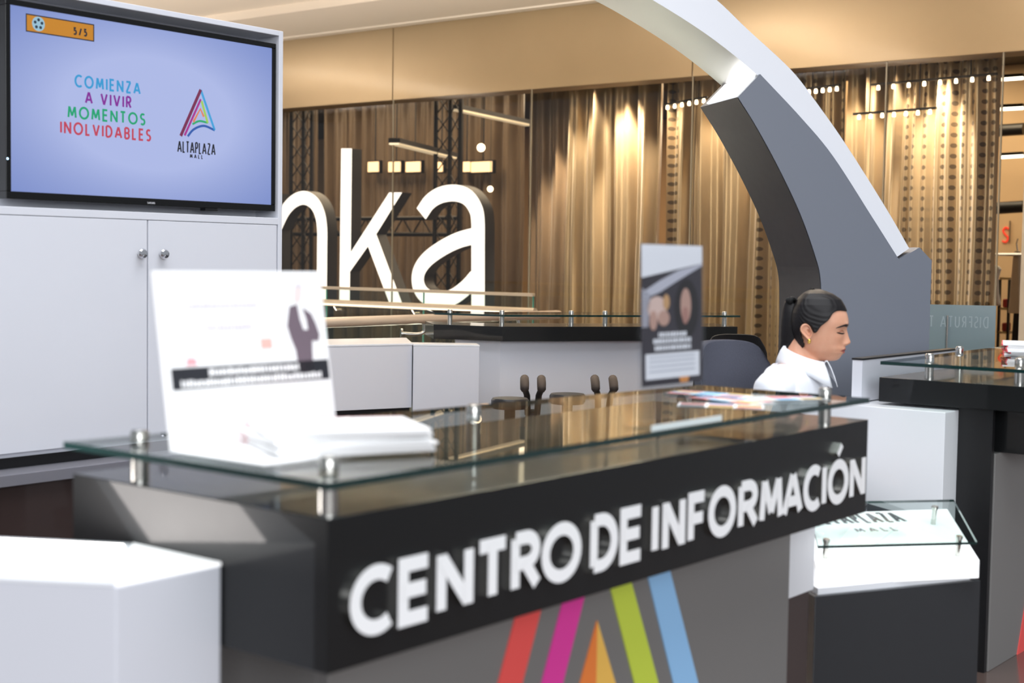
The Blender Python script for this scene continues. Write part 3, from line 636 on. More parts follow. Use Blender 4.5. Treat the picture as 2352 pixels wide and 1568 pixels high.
sign_letter('glowing white letter n of the store sign, cut off by the television cabinet', [([(326, 1268), (328, 1000), (328, 880), (316, 800), (285, 740), (235, 712), (180, 728), (130, 780), (90, 860)], W1), ([(78, 690), (76, 1266)], W1)])
sign_letter('glowing white letter a of the store sign, rightmost', [([(861, 797), (905, 735), (965, 697), (1040, 686), (1105, 706), (1148, 760), (1165, 830), (1166, 1000), (1166, 1300)], 64), ([(1150, 915), (1060, 940), (970, 985), (890, 1045), (848, 1110), (846, 1180), (880, 1235), (950, 1262), (1030, 1245), (1100, 1195), (1150, 1140)], 62)])
sb = thing('rail_stand', 'slim steel rail on posts carrying the big store letters', 'stand', (SLX, 11.3, 0))
obj('rail', MB().box((SLX - .01, 9.7, .84), (SLX + .19, 14.0, .872)), DARKGREY, sb)
for y in (9.8, 11.2, 12.6, 13.9): obj('post', MB().box((SLX + .06, y - .02, 0), (SLX + .11, y + .02, .84)), DARKGREY, sb)

def curtain_mat(name, c1, c2, dots, metal=.6, alpha=1.):
    m = bpy.data.materials.new(name); m.use_nodes = True; nt = m.node_tree; b = nt.nodes['Principled BSDF']; N = nt.nodes.new; Lk = nt.links.new
    uv = N('ShaderNodeTexCoord'); sp = N('ShaderNodeSeparateXYZ'); Lk(uv.outputs['UV'], sp.inputs[0])
    def M(op, a, b_=None):
        q = N('ShaderNodeMath'); q.operation = op
        for i, v in enumerate((a, b_)):
            if v is None: continue
            if isinstance(v, (int, float)): q.inputs[i].default_value = v
            else: Lk(v, q.inputs[i])
        return q.outputs[0]
    nz = N('ShaderNodeTexNoise'); nz.inputs['Scale'].default_value = 3.; nz.inputs['Detail'].default_value = 6
    mpp = N('ShaderNodeMapping'); mpp.inputs['Scale'].default_value = (6, .5, 1); Lk(uv.outputs['UV'], mpp.inputs[0]); Lk(mpp.outputs[0], nz.inputs[0])
    mx = N('ShaderNodeMix'); mx.data_type = 'RGBA'; mx.inputs[6].default_value = c1; mx.inputs[7].default_value = c2; Lk(nz.outputs['Fac'], mx.inputs[0])
    col = mx.outputs[2]
    if dots:
        u = M('MULTIPLY', sp.outputs[0], 11.0); v = M('MULTIPLY', sp.outputs[1], 10.5)
        fu = M('SUBTRACT', M('FRACT', u), .5); fv = M('SUBTRACT', M('FRACT', v), .5)
        d = M('SQRT', M('ADD', M('MULTIPLY', fu, fu), M('MULTIPLY', fv, fv)))
        colm = M('GREATER_THAN', M('SINE', M('MULTIPLY', sp.outputs[0], 3.4)), .0)
        dot = M('MULTIPLY', M('LESS_THAN', d, .22), colm)
        mk = N('ShaderNodeMix'); mk.data_type = 'RGBA'; Lk(M('MULTIPLY', dot, .78), mk.inputs[0]); Lk(col, mk.inputs[6]); mk.inputs[7].default_value = (c1[0] * .12, c1[1] * .1, c1[2] * .08, 1); col = mk.outputs[2]
    Lk(col, b.inputs['Base Color']); b.inputs['Roughness'].default_value = .30; b.inputs['Metallic'].default_value = metal; b.inputs['Sheen Weight'].default_value = .2
    return m
def curtain(label, y0, y1, x, z0, z1, m, seed, amp=.05, fold=.17, group='gold curtains behind the store glass'):
    r = random.Random(seed); n = int((y1 - y0) / .012); rows = 10; vs = []; fs = []; uvs = []
    ph = [r.uniform(0, 6.3) for _ in range(4)]
    for j in range(rows + 1):
        z = z0 + (z1 - z0) * j / rows
        for i in range(n + 1):
            y = y0 + (y1 - y0) * i / n; s_ = y + .05 * math.sin(3.1 * y + ph[0]) + .012 * math.sin(z * 1.7 + y * 5)
            w = amp * math.sin(2 * math.pi * s_ / fold + ph[1]) * (.65 + .35 * math.sin(1.9 * y + ph[2])) + amp * .45 * math.sin(2 * math.pi * s_ / (fold * .43) + ph[3])
            vs.append((x + w, y, z)); uvs.append((y - y0, z - z0))
    for j in range(rows):
        for i in range(n): a = j * (n + 1) + i; fs.append((a, a + 1, a + n + 2, a + n + 1))
    mb = MB().add(vs, fs); o = thing('curtain', label, 'curtain', (x, (y0 + y1) / 2, z0), group)
    c = obj('drape', mb, m, o, smooth=True); ul = c.data.uv_layers.new(name='UVMap')
    for lp_ in c.data.loops: ul.data[lp_.index].uv = uvs[lp_.vertex_index]
    obj('track', MB().box((x - .03, y0, z1), (x + .03, y1, z1 + .03)), BLACKM, o)
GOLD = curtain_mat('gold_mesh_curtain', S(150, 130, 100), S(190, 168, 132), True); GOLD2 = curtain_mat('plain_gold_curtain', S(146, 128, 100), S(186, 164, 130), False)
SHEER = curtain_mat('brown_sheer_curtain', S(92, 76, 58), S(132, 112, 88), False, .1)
curtain('plain gold curtain in lit folds right of the letter a', 8.05, 9.30, 12.66, .02, 3.44, GOLD2, 1, .075, .27)
curtain('dotted gold curtain left of the arch behind the store glass', 6.02, 8.0, 12.66, .02, 3.44, GOLD, 2, .070, .27)
curtain('dotted gold curtain right of the arch behind the store glass', 4.55, 5.98, 12.66, .02, 3.44, GOLD, 3, .070, .26)
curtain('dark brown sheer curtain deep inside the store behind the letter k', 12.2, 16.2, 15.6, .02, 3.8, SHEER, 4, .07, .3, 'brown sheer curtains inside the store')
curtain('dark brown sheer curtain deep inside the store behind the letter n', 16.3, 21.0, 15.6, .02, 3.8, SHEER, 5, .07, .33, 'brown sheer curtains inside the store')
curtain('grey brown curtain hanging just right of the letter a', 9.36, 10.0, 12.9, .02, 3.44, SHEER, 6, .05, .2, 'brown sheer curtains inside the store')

TRUSS = mat('black_truss_steel', S(44, 42, 40), .45, metal=.5)
def truss_col(lab, px):
    p = at(px, 400, x=13.3); t = thing('truss_column', lab, 'truss', (p[0], p[1], 0), 'black lattice truss columns'); hw = .20
    ch = [(p[0], p[1] - hw), (p[0] + .04, p[1]), (p[0], p[1] + hw)]
    for c in ch: obj('chord', MB().tube([(c[0], c[1], 0), (c[0], c[1], 3.9)], .028, 10), TRUSS, t, smooth='auto')
    for a, b in ((0, 1), (1, 2)):
        z = .1
        while z < 3.8:
            obj('brace', MB().tube([(*ch[a], z), (*ch[b], z + .24)], .008, 6), TRUSS, t); obj('brace', MB().tube([(*ch[b], z), (*ch[a], z + .24)], .008, 6), TRUSS, t); z += .24
    return ch
truss_col('black lattice truss column behind the letter n', 692); truss_col('black lattice truss column behind the letter a', 1028)
pA = at(600, 500, x=13.9); pB = at(1060, 500, x=13.9); zt_, zb_ = at(850, 502, x=13.9)[2], at(850, 538, x=13.9)[2]
tb_ = thing('truss_beam', 'horizontal black truss beam running behind the store sign letters', 'truss', (13.9, (pA[1] + pB[1]) / 2, zb_))
for z in (zt_, zb_): obj('chord', MB().tube([(13.9, pA[1], z), (13.9, pB[1], z)], .028, 10), TRUSS, tb_, smooth='auto')
y = pB[1]; k = 0
while y < pA[1] - .2: obj('brace', MB().tube([(13.9, y, zb_ if k % 2 else zt_), (13.9, y + .17, zt_ if k % 2 else zb_)], .010, 6), TRUSS, tb_); y += .17; k += 1
for y in (pB[1], pA[1]): obj('hanger', MB().tube([(13.9, y, zb_), (13.9, y, 3.9)], .012, 6), TRUSS, tb_)

WARM = mat('warm_lamp', S(255, 226, 180), .4, emit=6., ecol=(1., .84, .62, 1)); WARM2 = mat('warm_panel_glow', S(255, 214, 160), .4, emit=1.6, ecol=(1., .70, .42, 1))
def spot_light(lab, y, x=12.44, z=3.46, tgt=(12.70, None, 1.5), power=38, grp='spotlights above the gold curtains', size=46):
    t = thing('spotlight', lab, 'spotlight', (x, y, z), grp); d = Vector((tgt[0] - x, (tgt[1] if tgt[1] is not None else y) - y, tgt[2] - z)).normalized(); dn = np.array(d)
    obj('can', MB().lathe(np.array((x, y, z)) - dn * .10, [(.03, 0), (.034, .09), (.034, .10)], 14, dn), BLACKM, t, smooth='auto')
    obj('stem', MB().tube([(x, y, z + .06), (x, y, 3.9)], .008, 6), BLACKM, t)
    obj('lens', MB().lathe(np.array((x, y, z)), [(.028, 0), (.026, .004)], 14, dn), WARM, t)
    l = bpy.data.lights.new('spot_beam', 'SPOT'); l.energy = power; l.color = (1, .86, .68); l.spot_size = math.radians(size); l.spot_blend = .6; l.shadow_soft_size = .04
    o = bpy.data.objects.new('spot_beam', l); COL.objects.link(o); o.parent = t; o.location = d * .02; o.rotation_euler = d.to_track_quat('-Z', 'Y').to_euler()
for i, (px, pw) in enumerate(((1275, 900), (1365, 520), (1450, 1300), (1540, 480), (1660, 420), (1760, 380), (1990, 560), (2070, 460), (2165, 1000))):
    spot_light('%s ceiling spotlight over the gold curtains counted from the letter a' % 'first second third fourth fifth sixth seventh eighth last'.split()[i], at(px, 240, x=12.6)[1], power=pw)
def lamp_row(lab, a, b, n, x):
    p, q = at(*a, x=x), at(*b, x=x); t = thing('track_light', lab, 'light', tuple((p + q) / 2), 'rows of small track lamps in the store')
    obj('rail', MB().beam(p + (0, 0, .04), q + (0, 0, .04), .03, .02), BLACKM, t)
    for k in (.2, .8): c = p + (q - p) * k; obj('hanger', MB().tube([c + (0, 0, .04), (c[0], c[1], 3.9)], .006, 6), BLACKM, t)
    for k in range(n): c = p + (q - p) * (k + .5) / n; obj('lamp', MB().lathe(c, [(.008, -.014), (.017, -.010), (.017, .014), (.008, .04)], 10), WARM, t)
lamp_row('left row of small lamps in the store ceiling above the letter k', (835, 281), (1010, 268), 7, 16.5)
lamp_row('row of small lamps in the store ceiling above the letter a', (1060, 267), (1190, 256), 6, 16.5)
lamp_row('upper row of small lamps beyond the dotted curtain at right', (2000, 205), (2290, 180), 8, 12.375)
lamp_row('row of small lamps just right of the arch', (1850, 214), (1930, 205), 5, 12.4)
lamp_row('row of small lamps just left of the arch leg', (1525, 250), (1625, 232), 6, 12.4)
lamp_row('lower row of small lamps at the right end of the curtain', (1960, 272), (2150, 258), 7, 12.45)
def globe(lab, px, py, x, r=.055):
    p = at(px, py, x=x); t = thing('pendant_lamp', lab, 'lamp', tuple(p), 'round glowing pendant lamps in the store')
    obj('globe', MB().lathe(p, [(r * math.sin(a), -r * math.cos(a)) for a in [math.pi * k / 10 for k in range(11)]], 16), WARM, t, smooth=True); obj('cord', MB().tube([p + (0, 0, r), (p[0], p[1], 3.9)], .004, 6), BLACKM, t)
globe('round pendant lamp glowing above the letter a', 1105, 339, 14.8); globe('small round pendant lamp glowing at the right shoulder of the letter a', 1126, 434, 14.8, .04); globe('round pendant lamp glowing at far right near the store entrance', 2279, 376, 14.2, .05)
for i, (xa_, xb_) in enumerate(((845, 868), (892, 918), (932, 964), (1003, 1015), (1056, 1078), (1082, 1128))):
    p, q = at(xa_, 372, x=15.35), at(xb_, 394, x=15.35); t = thing('wall_lamp', 'glowing amber wall panel behind the sign letters, %s from the left' % ('first', 'second', 'third', 'fourth', 'fifth', 'sixth')[i], 'light', (15.35, (p[1] + q[1]) / 2, q[2]), 'amber light panels in the store')
    obj('glow', MB().box((15.35, q[1], q[2]), (15.37, p[1], p[2])), WARM2, t); obj('housing', MB().box((15.37, q[1] - .02, q[2] - .02), (15.43, p[1] + .02, p[2] + .02)), BLACKM, t)
    obj('hanger', MB().tube([(15.40, (p[1] + q[1]) / 2, p[2]), (15.40, (p[1] + q[1]) / 2, 3.9)], .01, 6), BLACKM, t)
CREAM = mat('cream_streak_glow', S(250, 236, 200), .5, emit=.55, ecol=(1, .86, .62, 1))
def linear(lab, a, b, z):  # glowing strips imitate light streaks reflected in the store glass
    p, q = at(*a, z=z), at(*b, z=z); t = thing('glow_streak', lab, 'light', tuple((p + q) / 2), 'cream strips imitating reflected light streaks')
    obj('glow_strip', MB().beam(p, q, .12, .02), CREAM, t); obj('housing', MB().beam(p + (0, 0, .04), q + (0, 0, .04), .14, .05), BLACKM, t)
linear('upper cream glowing strip imitating a glass reflection above the letter a', (1045, 252), (1215, 288), 3.3); linear('lower cream glowing strip imitating a glass reflection above the letter k', (905, 330), (1040, 363), 2.75)
l = bpy.data.lights.new('store_glow', 'AREA'); l.shape = 'RECTANGLE'; l.size = 3; l.size_y = 9; l.energy = 380; l.color = (1, .82, .60)
o = bpy.data.objects.new('store_ceiling_lamps', l); COL.objects.link(o); o.location = (17.5, 11, 3.85)
l = bpy.data.lights.new('store_glow_front', 'AREA'); l.shape = 'RECTANGLE'; l.size = 1.5; l.size_y = 7; l.energy = 240; l.color = (1, .82, .60)
o = bpy.data.objects.new('store_front_lamps', l); COL.objects.link(o); o.location = (14.2, 13.0, 3.85)

for _y, _n in ((4.0, 'right'), (8.0, 'middle'), (15.5, 'left')):
    t = thing('added_ceiling_trough', 'added flat trough for the fill light under the cream ceiling, %s of three along the corridor' % _n, 'light', (7.7, _y, 3.68), 'added fill-light troughs along the corridor')  # added housings around the ceiling fill lamps, out of view
    obj('trough', MB().box((7.16, _y - 1.95, 3.68), (8.24, _y + 1.95, 3.75)), WHITE, t, bevel=.01)
    for dy in (-1.7, 1.7): obj('rod', MB().tube([(7.7, _y + dy, 3.75), (7.7, _y + dy, 4.16)], .008, 6), STEEL, t)

t = thing('added_floor_trough', 'added steel trough for the hidden upward fill light before the far balustrade', 'light', (8.9, 11.2, 0))  # added housing for the hidden upward fill lamp
obj('trough', MB().box((8.38, 7.15, 0), (9.42, 15.25, .10)), STEEL, t, bevel=.01)

# right side of the store: open entrance with clothes
RED = mat('red_neon', S(230, 60, 40), .5, emit=.6)
en = thing('wall_sign', 'red line-drawn letter on the beige wall inside the store entrance', 'sign', (17.5, 6.2, 1.8))
p = at(2302, 556, x=17.4); q = at(2318, 522, x=17.4)
obj('letter', MB().ribbon([(-(p[1]) + a_ * (p[1] - q[1]), p[2] + b_ * (q[2] - p[2])) for a_, b_ in spline([(.95, .9), (.5, 1), (.1, .8), (.4, .55), (.9, .3), (.6, .02), (.0, .08)], 5)], .018, (17.4, 0, 0), (0, -1, 0), ZV, (-1, 0, 0), .01), RED, en)
obj('bar', MB().box((17.39, at(2320, 520, x=17.4)[1] - .008, p[2]), (17.40, at(2320, 520, x=17.4)[1] + .008, q[2] + .08)), mat('grey_line', S(120, 100, 80), .5), en)
struct('wall_entrance', MB().box((17.41, 2.5, 0), (17.6, 9.0, 3.9)), mat('entrance_wall', S(214, 182, 140), .7, nscale=3, namt=.08))
area_light('entrance_ceiling_lamp', (15.6, 5.6, 3.8), (15.8, 5.6, 0), 1.6, 1.6, 75, (1, .78, .5))
for lab, a, b, x in (('upper white tube light inside the store entrance', (2293, 183), (2350, 179), 14.5), ('middle white tube light inside the store entrance', (2250, 253), (2350, 248), 14.5), ('lower white tube light inside the store entrance', (2300, 361), (2350, 358), 15.5)):
    p, q = at(*a, x=x), at(*b, x=x); t = thing('tube_light', lab, 'light', tuple((p + q) / 2), 'tube lights in the store entrance'); obj('tube', MB().tube([p, q], .018, 8), mat('tube_glow', S(255, 244, 220), .4, emit=4, ecol=(1, .9, .7, 1)), t); obj('holder', MB().beam(p + (0, 0, .03), q + (0, 0, .03), .06, .03), BLACKM, t)
for lab, y1 in (('upper dark ceiling duct in the store entrance', 300), ('lower dark ceiling duct in the store entrance', 478)):
    p, q = at(2290, y1, x=16.5), at(2352, y1 - 4, x=16.5); tag(obj('ceiling_duct', MB().tube([p, q], .07, 12), BLACKM, smooth='auto'), lab, 'duct')
# clothes rail with garments
cr = thing('clothes_rail', 'steel clothes rail inside the store entrance at far right', 'rail', (14.2, 5.3, 0))
ca, cb = at(2255, 585, x=14.4), at(2352, 583, x=14.0); za = .5 * (ca[2] + cb[2])
obj('bar', MB().tube([(ca[0], ca[1], za), (cb[0], cb[1], za)], .016, 8), STEEL, cr)
for c in (ca, cb): obj('upright', MB().tube([(c[0], c[1], 0), (c[0], c[1], za)], .016, 8), STEEL, cr)
def garment(lab, px, py, x, w, h, m, dress=False):
    p = at(px, py, x=x); t = thing('garment', lab, 'clothes', tuple(p), 'garments hanging in the store entrance')
    prof = [(.12, 0), (.45, -.05), (.5, -.12), (.40, -.35), (.44, -.7), (.55, -1)] if not dress else [(.10, 0), (.22, -.04), (.3, -.15), (.36, -.4), (.45, -.75), (.55, -1)]
    mb = MB(); pr_ = [(-u * w, v * h) for u, v in prof] + [(u * w, v * h) for u, v in prof[::-1]]
    mb.extrude([p + np.array([.07, -.7 * u, v]) + np.array([.0, 0, 0]) for u, v in pr_], (.09, .0, 0)); obj('cloth', mb, m, t, bevel=.03)
    obj('hanger', MB().tube([p + (.11, 0, .12), p + (.11, .012, .07), p + (.11, 0, .0), p + (.11, -w * .3, -.05)], .006, 6), STEEL, t)
CRM = mat('cream_cloth', S(238, 214, 180), .8, bump=.3); WSH = mat('white_cloth', S(240, 232, 220), .8, bump=.3); DKC = mat('dark_cloth', S(40, 34, 34), .8, bump=.3)
garment('cream dress hanging at the far right store entrance', 2328, 575, 14.05, .16, .62, CRM, True); garment('white shirt seen through the store glass at right', 2262, 606, 14.3, .36, .42, WSH)
garment('dark trousers hanging below the cream dress', 2330, 690, 14.2, .14, .6, DKC, True)
sh = thing('shelf_unit', 'narrow store shelf with folded clothes inside the entrance', 'shelf', (14.6, 5.4, 0))
pA_, pB_ = at(2296, 642, x=14.9), at(2318, 642, x=14.9)
for z in (.35, .75, 1.0, pA_[2]): obj('shelf', MB().box((14.9, pB_[1], z), (15.2, pA_[1], z + .025)), mat('shelf_wood', S(190, 160, 110), .5), sh)
for y in (pA_[1], pB_[1]): obj('post', MB().box((14.9, y - .012, 0), (14.93, y + .012, pA_[2])), BLACKM, sh)
for i, (z, c) in enumerate(((.775, (170, 60, 50)), (1.025, (190, 70, 60)), (.375, (200, 170, 130)))):
    tag(obj('folded_cloth', MB().box((14.92, pB_[1] + .03, z), (15.1, pA_[1] - .03, z + .09)), mat('fold%d' % i, S(*c), .8, bump=.3), bevel=.015), ('dark red folded garment on the middle shelf in the store entrance', 'red folded garment on the upper shelf in the store entrance', 'tan folded garment on the lowest shelf in the store entrance')[i], 'clothes', 'folded clothes on the store shelf')

# ================================================================== BALUSTRADES AND ETCHED GLASS
BGL = glass_mat('balustrade_glass', (.88, .93, .90, 1)); OAK = mat('satin_bronze_rail', S(208, 192, 168), .3, metal=.45)
fb = thing('balustrade', 'far glass balustrade with bronze cap rail in front of the store sign letters', 'railing', (9.6, 9, 0))
y0_, y1_ = at(1241, 677, x=9.7)[1], 12.4
for i in range(4):
    ya = y0_ + (y1_ - y0_) * i / 4; yb = y0_ + (y1_ - y0_) * (i + 1) / 4; obj('glass_pane', MB().box((9.60, ya + .008, .02), (9.615, yb - .008, 1.14)), BGL, fb)
    obj('pane_edge', MB().box((9.60, ya, .02), (9.615, ya + .006, 1.14)), mat('teal_glass_edge', S(70, 130, 118), .2), fb)
obj('cap_rail', MB().box((9.59, y0_, 1.138), (9.63, y1_, 1.165)), OAK, fb, bevel=.004)
obj('handrail', MB().tube([(9.50, y0_ - .1, 1.015), (9.50, y1_, 1.015)], .03, 14), OAK, fb, smooth='auto')
for i in range(5): y = y0_ + .3 + i; obj('bracket', MB().tube([(9.60, y, .95), (9.53, y, .95), (9.50, y, .985)], .010, 8), STEEL, fb, smooth='auto')
obj('shoe', MB().box((9.55, y0_, 0), (9.66, y1_, .06)), STEEL, fb)
nbal = thing('balustrade', 'near glass balustrade with thick steel handrail ending in a rounded tip', 'railing', (7.5, 6.6, 0))
hx0, hx1, hy = 5.2, 8.86, 6.56
obj('handrail', MB().tube([(hx0, hy, 1.03), (hx1 - .02, hy, 1.03), (hx1, hy, 1.03), (hx1 + .015, hy, 1.03)], [.034, .034, .03, .012], 16), mat('satin_steel_rail', S(222, 206, 188), .25, metal=.45), nbal, smooth='auto')
for x in (6.25, 7.3, 8.35):
    obj('bracket', MB().tube(spline([(x - .12, hy + .10, .93), (x - .04, hy + .03, .925), (x, hy, .945), (x, hy, 1.0)], 5), .013, 10), STEEL, nbal, smooth='auto')
    obj('bracket_plate', MB().lathe((x - .12, hy + .10, .93), [(.036, -.006), (.036, .006)], 16, (.77, -.63, 0)), STEEL, nbal, smooth='auto')
for a_, b_ in ((5.2, 6.6), (6.6, 7.7), (7.7, 8.75)): obj('glass_pane', MB().box((a_ + .008, hy + .10, .05), (b_ - .008, hy + .115, 1.0)), BGL, nbal)
obj('shoe', MB().box((5.2, hy + .05, 0), (8.75, hy + .16, .06)), STEEL, nbal)
eg = thing('etched_glass_screen', 'bluish frosted glass screen with mirrored DISFRUTA lettering right of the arch', 'screen', (8, 2.9, 0))
g0, g1 = at(2090, 690, d=8.1), at(2288, 702, d=8.0); gt = at(2288, 702, d=8.0)[2]
g1[2] = g0[2] = 0; gd = (g1 - g0) / np.linalg.norm(g1 - g0); gn = np.array([gd[1], -gd[0], 0]); gn = gn if gn @ CF < 0 else -gn
FROST = bpy.data.materials.new('frosted_blue_glass'); FROST.use_nodes = True; b = FROST.node_tree.nodes['Principled BSDF']; b.inputs['Base Color'].default_value = S(132, 152, 158); b.inputs['Roughness'].default_value = .18; b.inputs['Transmission Weight'].default_value = .25; b.inputs['Alpha'].default_value = .92
obj('glass_sheet', MB().extrude([g0 + (0, 0, .05), g1 + (0, 0, .05), g1 + (0, 0, gt), g0 + (0, 0, gt + .0)], -gn * .012), FROST, eg)
obj('foot', MB().beam(g0 + (0, 0, .03), g1 + (0, 0, .03), .06, .06), STEEL, eg)
ETCH = mat('etched_letters', S(136, 152, 158), .6)
pa_ = at(2136, 752, n=(gn, g0)); pb2 = at(2270, 754, n=(gn, g0)); wl = np.linalg.norm((pb2 - pa_)[:2])
hh = (at(2250, 727, n=(gn, g0)) - at(2250, 754, n=(gn, g0)))[2]
for ch, m in text_line('DISFRUTA T', pb2 + gn * .0005, -gd, ZV, gn, wl * 1.02, hh, .007, .25, .0008): obj('letter', m, ETCH, eg)
for px_ in (2174,):
    q = at(px_, 800, n=(gn, g0)); obj('support_wire', MB().tube([(q[0] + gn[0] * .01, q[1] + gn[1] * .01, .05), (q[0] + gn[0] * .01, q[1] + gn[1] * .01, gt - .06)], .005, 6), STEEL, eg)

# ================================================================== CHAIRS AND STROLLERS
CHF = mat('blue_grey_chair_fabric', S(66, 68, 80), .85, nscale=220, namt=.25, bump=.4); CHB = mat('black_chair_plastic', S(22, 22, 24), .45); CHM = mat('black_chair_mesh', S(28, 28, 30), .8, nscale=300, namt=.5, bump=.5)
def office_chair(lab, loc, heading, fabric, top=1.10, arms=True):
    f = hdg(heading); l = np.array([-f[1], f[0], 0]); L0 = np.array([loc[0], loc[1], 0.]); P = lambda x, y, z: L0 + f * x + l * y + np.array([0, 0, z])
    t = thing('office_chair', lab, 'chair', (loc[0], loc[1], 0), 'office chairs inside the booth')
    def shell(fx, w, h0, h1, th):
        mb = MB(); nu, nv = 14, 12; fr_, bk_ = [], []
        for j in range(nv + 1):
            v = j / nv; ww = w * (1 - .10 * v - .55 * max(0, v - .78) ** 2 / .05 * .35)
            for i in range(nu + 1):
                u = 2 * i / nu - 1; c = 1 - .18 * abs(u) ** 4 * (v > .5)
                zz = h0 + (h1 - h0) * v * (1 - .07 * abs(u) ** 3.5 * v)
                xx = fx(v) + .05 * u * u
                fr_.append(P(xx, u * ww / 2 * c, zz)); bk_.append(P(xx - th, u * ww / 2 * c, zz))
        m = (nu + 1) * (nv + 1); fs = []
        for j in range(nv):
            for i in range(nu): a = j * (nu + 1) + i; fs += [(a, a + 1, a + nu + 2, a + nu + 1), (m + a + 1, m + a, m + a + nu + 1, m + a + nu + 2)]
        edge = [i for i in range(nu + 1)] + [j * (nu + 1) + nu for j in range(1, nv + 1)] + [nv * (nu + 1) + i for i in range(nu - 1, -1, -1)] + [j * (nu + 1) for j in range(nv - 1, 0, -1)]
        for k in range(len(edge)): a, b_ = edge[k], edge[(k + 1) % len(edge)]; fs.append((b_, a, m + a, m + b_))
        return mb.add(fr_ + bk_, fs)
    obj('backrest', shell(lambda v: -.20 - .07 * v + .04 * math.sin(v * 3.1), .47, .56, top, .045), fabric, t, smooth='auto', bevel=.01)
    seat = MB(); ring = [(.25 * math.copysign(abs(math.cos(a)) ** .6, math.cos(a)), .24 * math.copysign(abs(math.sin(a)) ** .6, math.sin(a))) for a in [2 * math.pi * k / 28 for k in range(28)]]
    vs = []; lv = ((.405, .88), (.415, .97), (.44, 1.0), (.458, .97), (.466, .85), (.468, .4))
    for z, k in lv: vs += [P(x * k, y * k, z) for x, y in ring]
    n = 28; fs = [(j * n + i, j * n + (i + 1) % n, (j + 1) * n + (i + 1) % n, (j + 1) * n + i) for j in range(len(lv) - 1) for i in range(n)] + [tuple(range(n - 1, -1, -1)), tuple((len(lv) - 1) * n + i for i in range(n))]
    obj('seat', seat.add(vs, fs), CHF, t, smooth=True)
    obj('back_support', MB().tube([P(-.10, 0, .40), P(-.26, 0, .42), P(-.30, 0, .62), P(-.285, 0, .80)], .022, 8), CHB, t, smooth='auto')
    obj('gas_lift', MB().lathe(P(0, 0, .08), [(.03, 0), (.03, .16), (.018, .165), (.018, .325)], 16), CHB, t, smooth='auto')
    for k in range(5):
        a = k * 2 * math.pi / 5 + .063; lg = obj('base_leg', MB().tube([P(0, 0, .11), P(.27 * math.cos(a), .27 * math.sin(a), .075)], [.024, .015], 8), CHB, t, smooth='auto')
        obj('caster', MB().lathe(P(.27 * math.cos(a), .27 * math.sin(a), .028) + (-.012, 0, 0), [(.02, 0), (.028, .004), (.028, .02), (.02, .024)], 14, (1, 0, 0)), CHB, lg, smooth='auto')
    if arms:
        for s_ in (-1, 1):
            ar = obj('armrest_post', MB().tube([P(.0, s_ * .20, .41), P(.0, s_ * .27, .42), P(0, s_ * .28, .64)], .015, 8), CHB, t, smooth='auto')
            obj('arm_pad', MB().tube([P(-.12, s_ * .28, .65), P(-.10, s_ * .28, .655), P(.12, s_ * .28, .655), P(.14, s_ * .28, .65)], [.015, .028, .028, .015], 10), CHB, ar, smooth='auto')
    return t
# ---- person placement
HF = hdg(106); HL = np.array([-HF[1], HF[0], 0]); TF = hdg(124); TL = np.array([-TF[1], TF[0], 0])
DW = 5.0; PXM = 3267 / DW * 5.2273
EAR = at(1740 + 620 / 5.2273, 560 + 1060 / 5.2273, d=DW); HCN = EAR + HL * .074 - HF * .007
NB = at(1846, 855, d=DW + .05); NB[2] = 0
def pl3(x, y, z): return NB + TF * x + TL * y + np.array([0, 0, z])
office_chair('blue-grey fabric office chair on which the woman sits', (pl3(-.12, 0, 0))[:2], 150, CHF, 1.16, arms=False)
bc = at(1690, 766, z=1.06)
office_chair('black mesh-back office chair left of the arch leg', (bc + .24 * hdg(5))[:2], 5, CHM, 1.06)
bc = at(1852, 800, d=5.62)
office_chair('black mesh-back office chair directly behind the woman', (bc + .25 * hdg(-45))[:2], -45, CHM, 1.13, arms=False)

GRIP = mat('dark_foam_grip', S(58, 50, 46), .75, nscale=90, namt=.2)
def stroller(lab, pxa, pxb, d):
    a, b = at(pxa, 884, d=d), at(pxb, 884, d=d); c = (a + b) / 2; e = (b - a) / np.linalg.norm((b - a)[:2]); e[2] = 0; bkd = CF * (1, 1, 0); bkd = bkd / np.linalg.norm(bkd)
    t = thing('folded_stroller', lab, 'stroller', (c[0], c[1], 0), 'folded strollers parked in the booth'); hw = np.linalg.norm((b - a)[:2]) / 2; zt = at(pxa, 868, d=d)[2]
    B = np.array([c[0], c[1], 0])
    for s_ in (-1, 1):
        q = lambda u, v, z: B + e * (s_ * hw * u) + bkd * v + np.array([0, 0, z])
        tb = obj('handle_tube', MB().tube([q(.55, .10, zt - .22), q(.7, .03, zt - .10), q(.95, -.01, zt - .065)], .019, 10), CHB, t, smooth='auto')
        obj('grip', MB().tube([q(1.0, -.015, zt - .078), q(1.0, -.015, zt - .06), q(1.0, .03, zt - .03), q(1., .10, zt - .012), q(1., .115, zt - .014)], [.016, .026, .027, .026, .014], 12), GRIP, tb, smooth=True)
        obj('frame_tube', MB().tube([q(.55, .10, zt - .22), q(.9, .05, .09)], .012, 8), CHB, t, smooth='auto')
        obj('wheel', MB().lathe(q(1.3, .05, .065) - e * .012, [(.03, 0), (.06, .003), (.065, .012), (.06, .021), (.03, .024)], 18, e), CHB, t, smooth='auto')
    obj('cross_bar', MB().tube([B + e * hw * .6 + bkd * .09 + (0, 0, zt - .20), B - e * hw * .6 + bkd * .09 + (0, 0, zt - .20)], .012, 8), CHB, t, smooth='auto')
    obj('folded_seat', MB().tube([B + bkd * .12 + (0, 0, z) for z in (.12, .2, .45, zt - .26, zt - .2)], [.02, .05, .06, .055, .02], 12), CHF, t, smooth=True)
    return B, e, zt
stroller('folded stroller with two foam grips, left one before the white rear panel', 1205, 1244, 8.2)
stroller('folded stroller with two foam grips, right one before the white rear panel', 1368, 1410, 8.2)
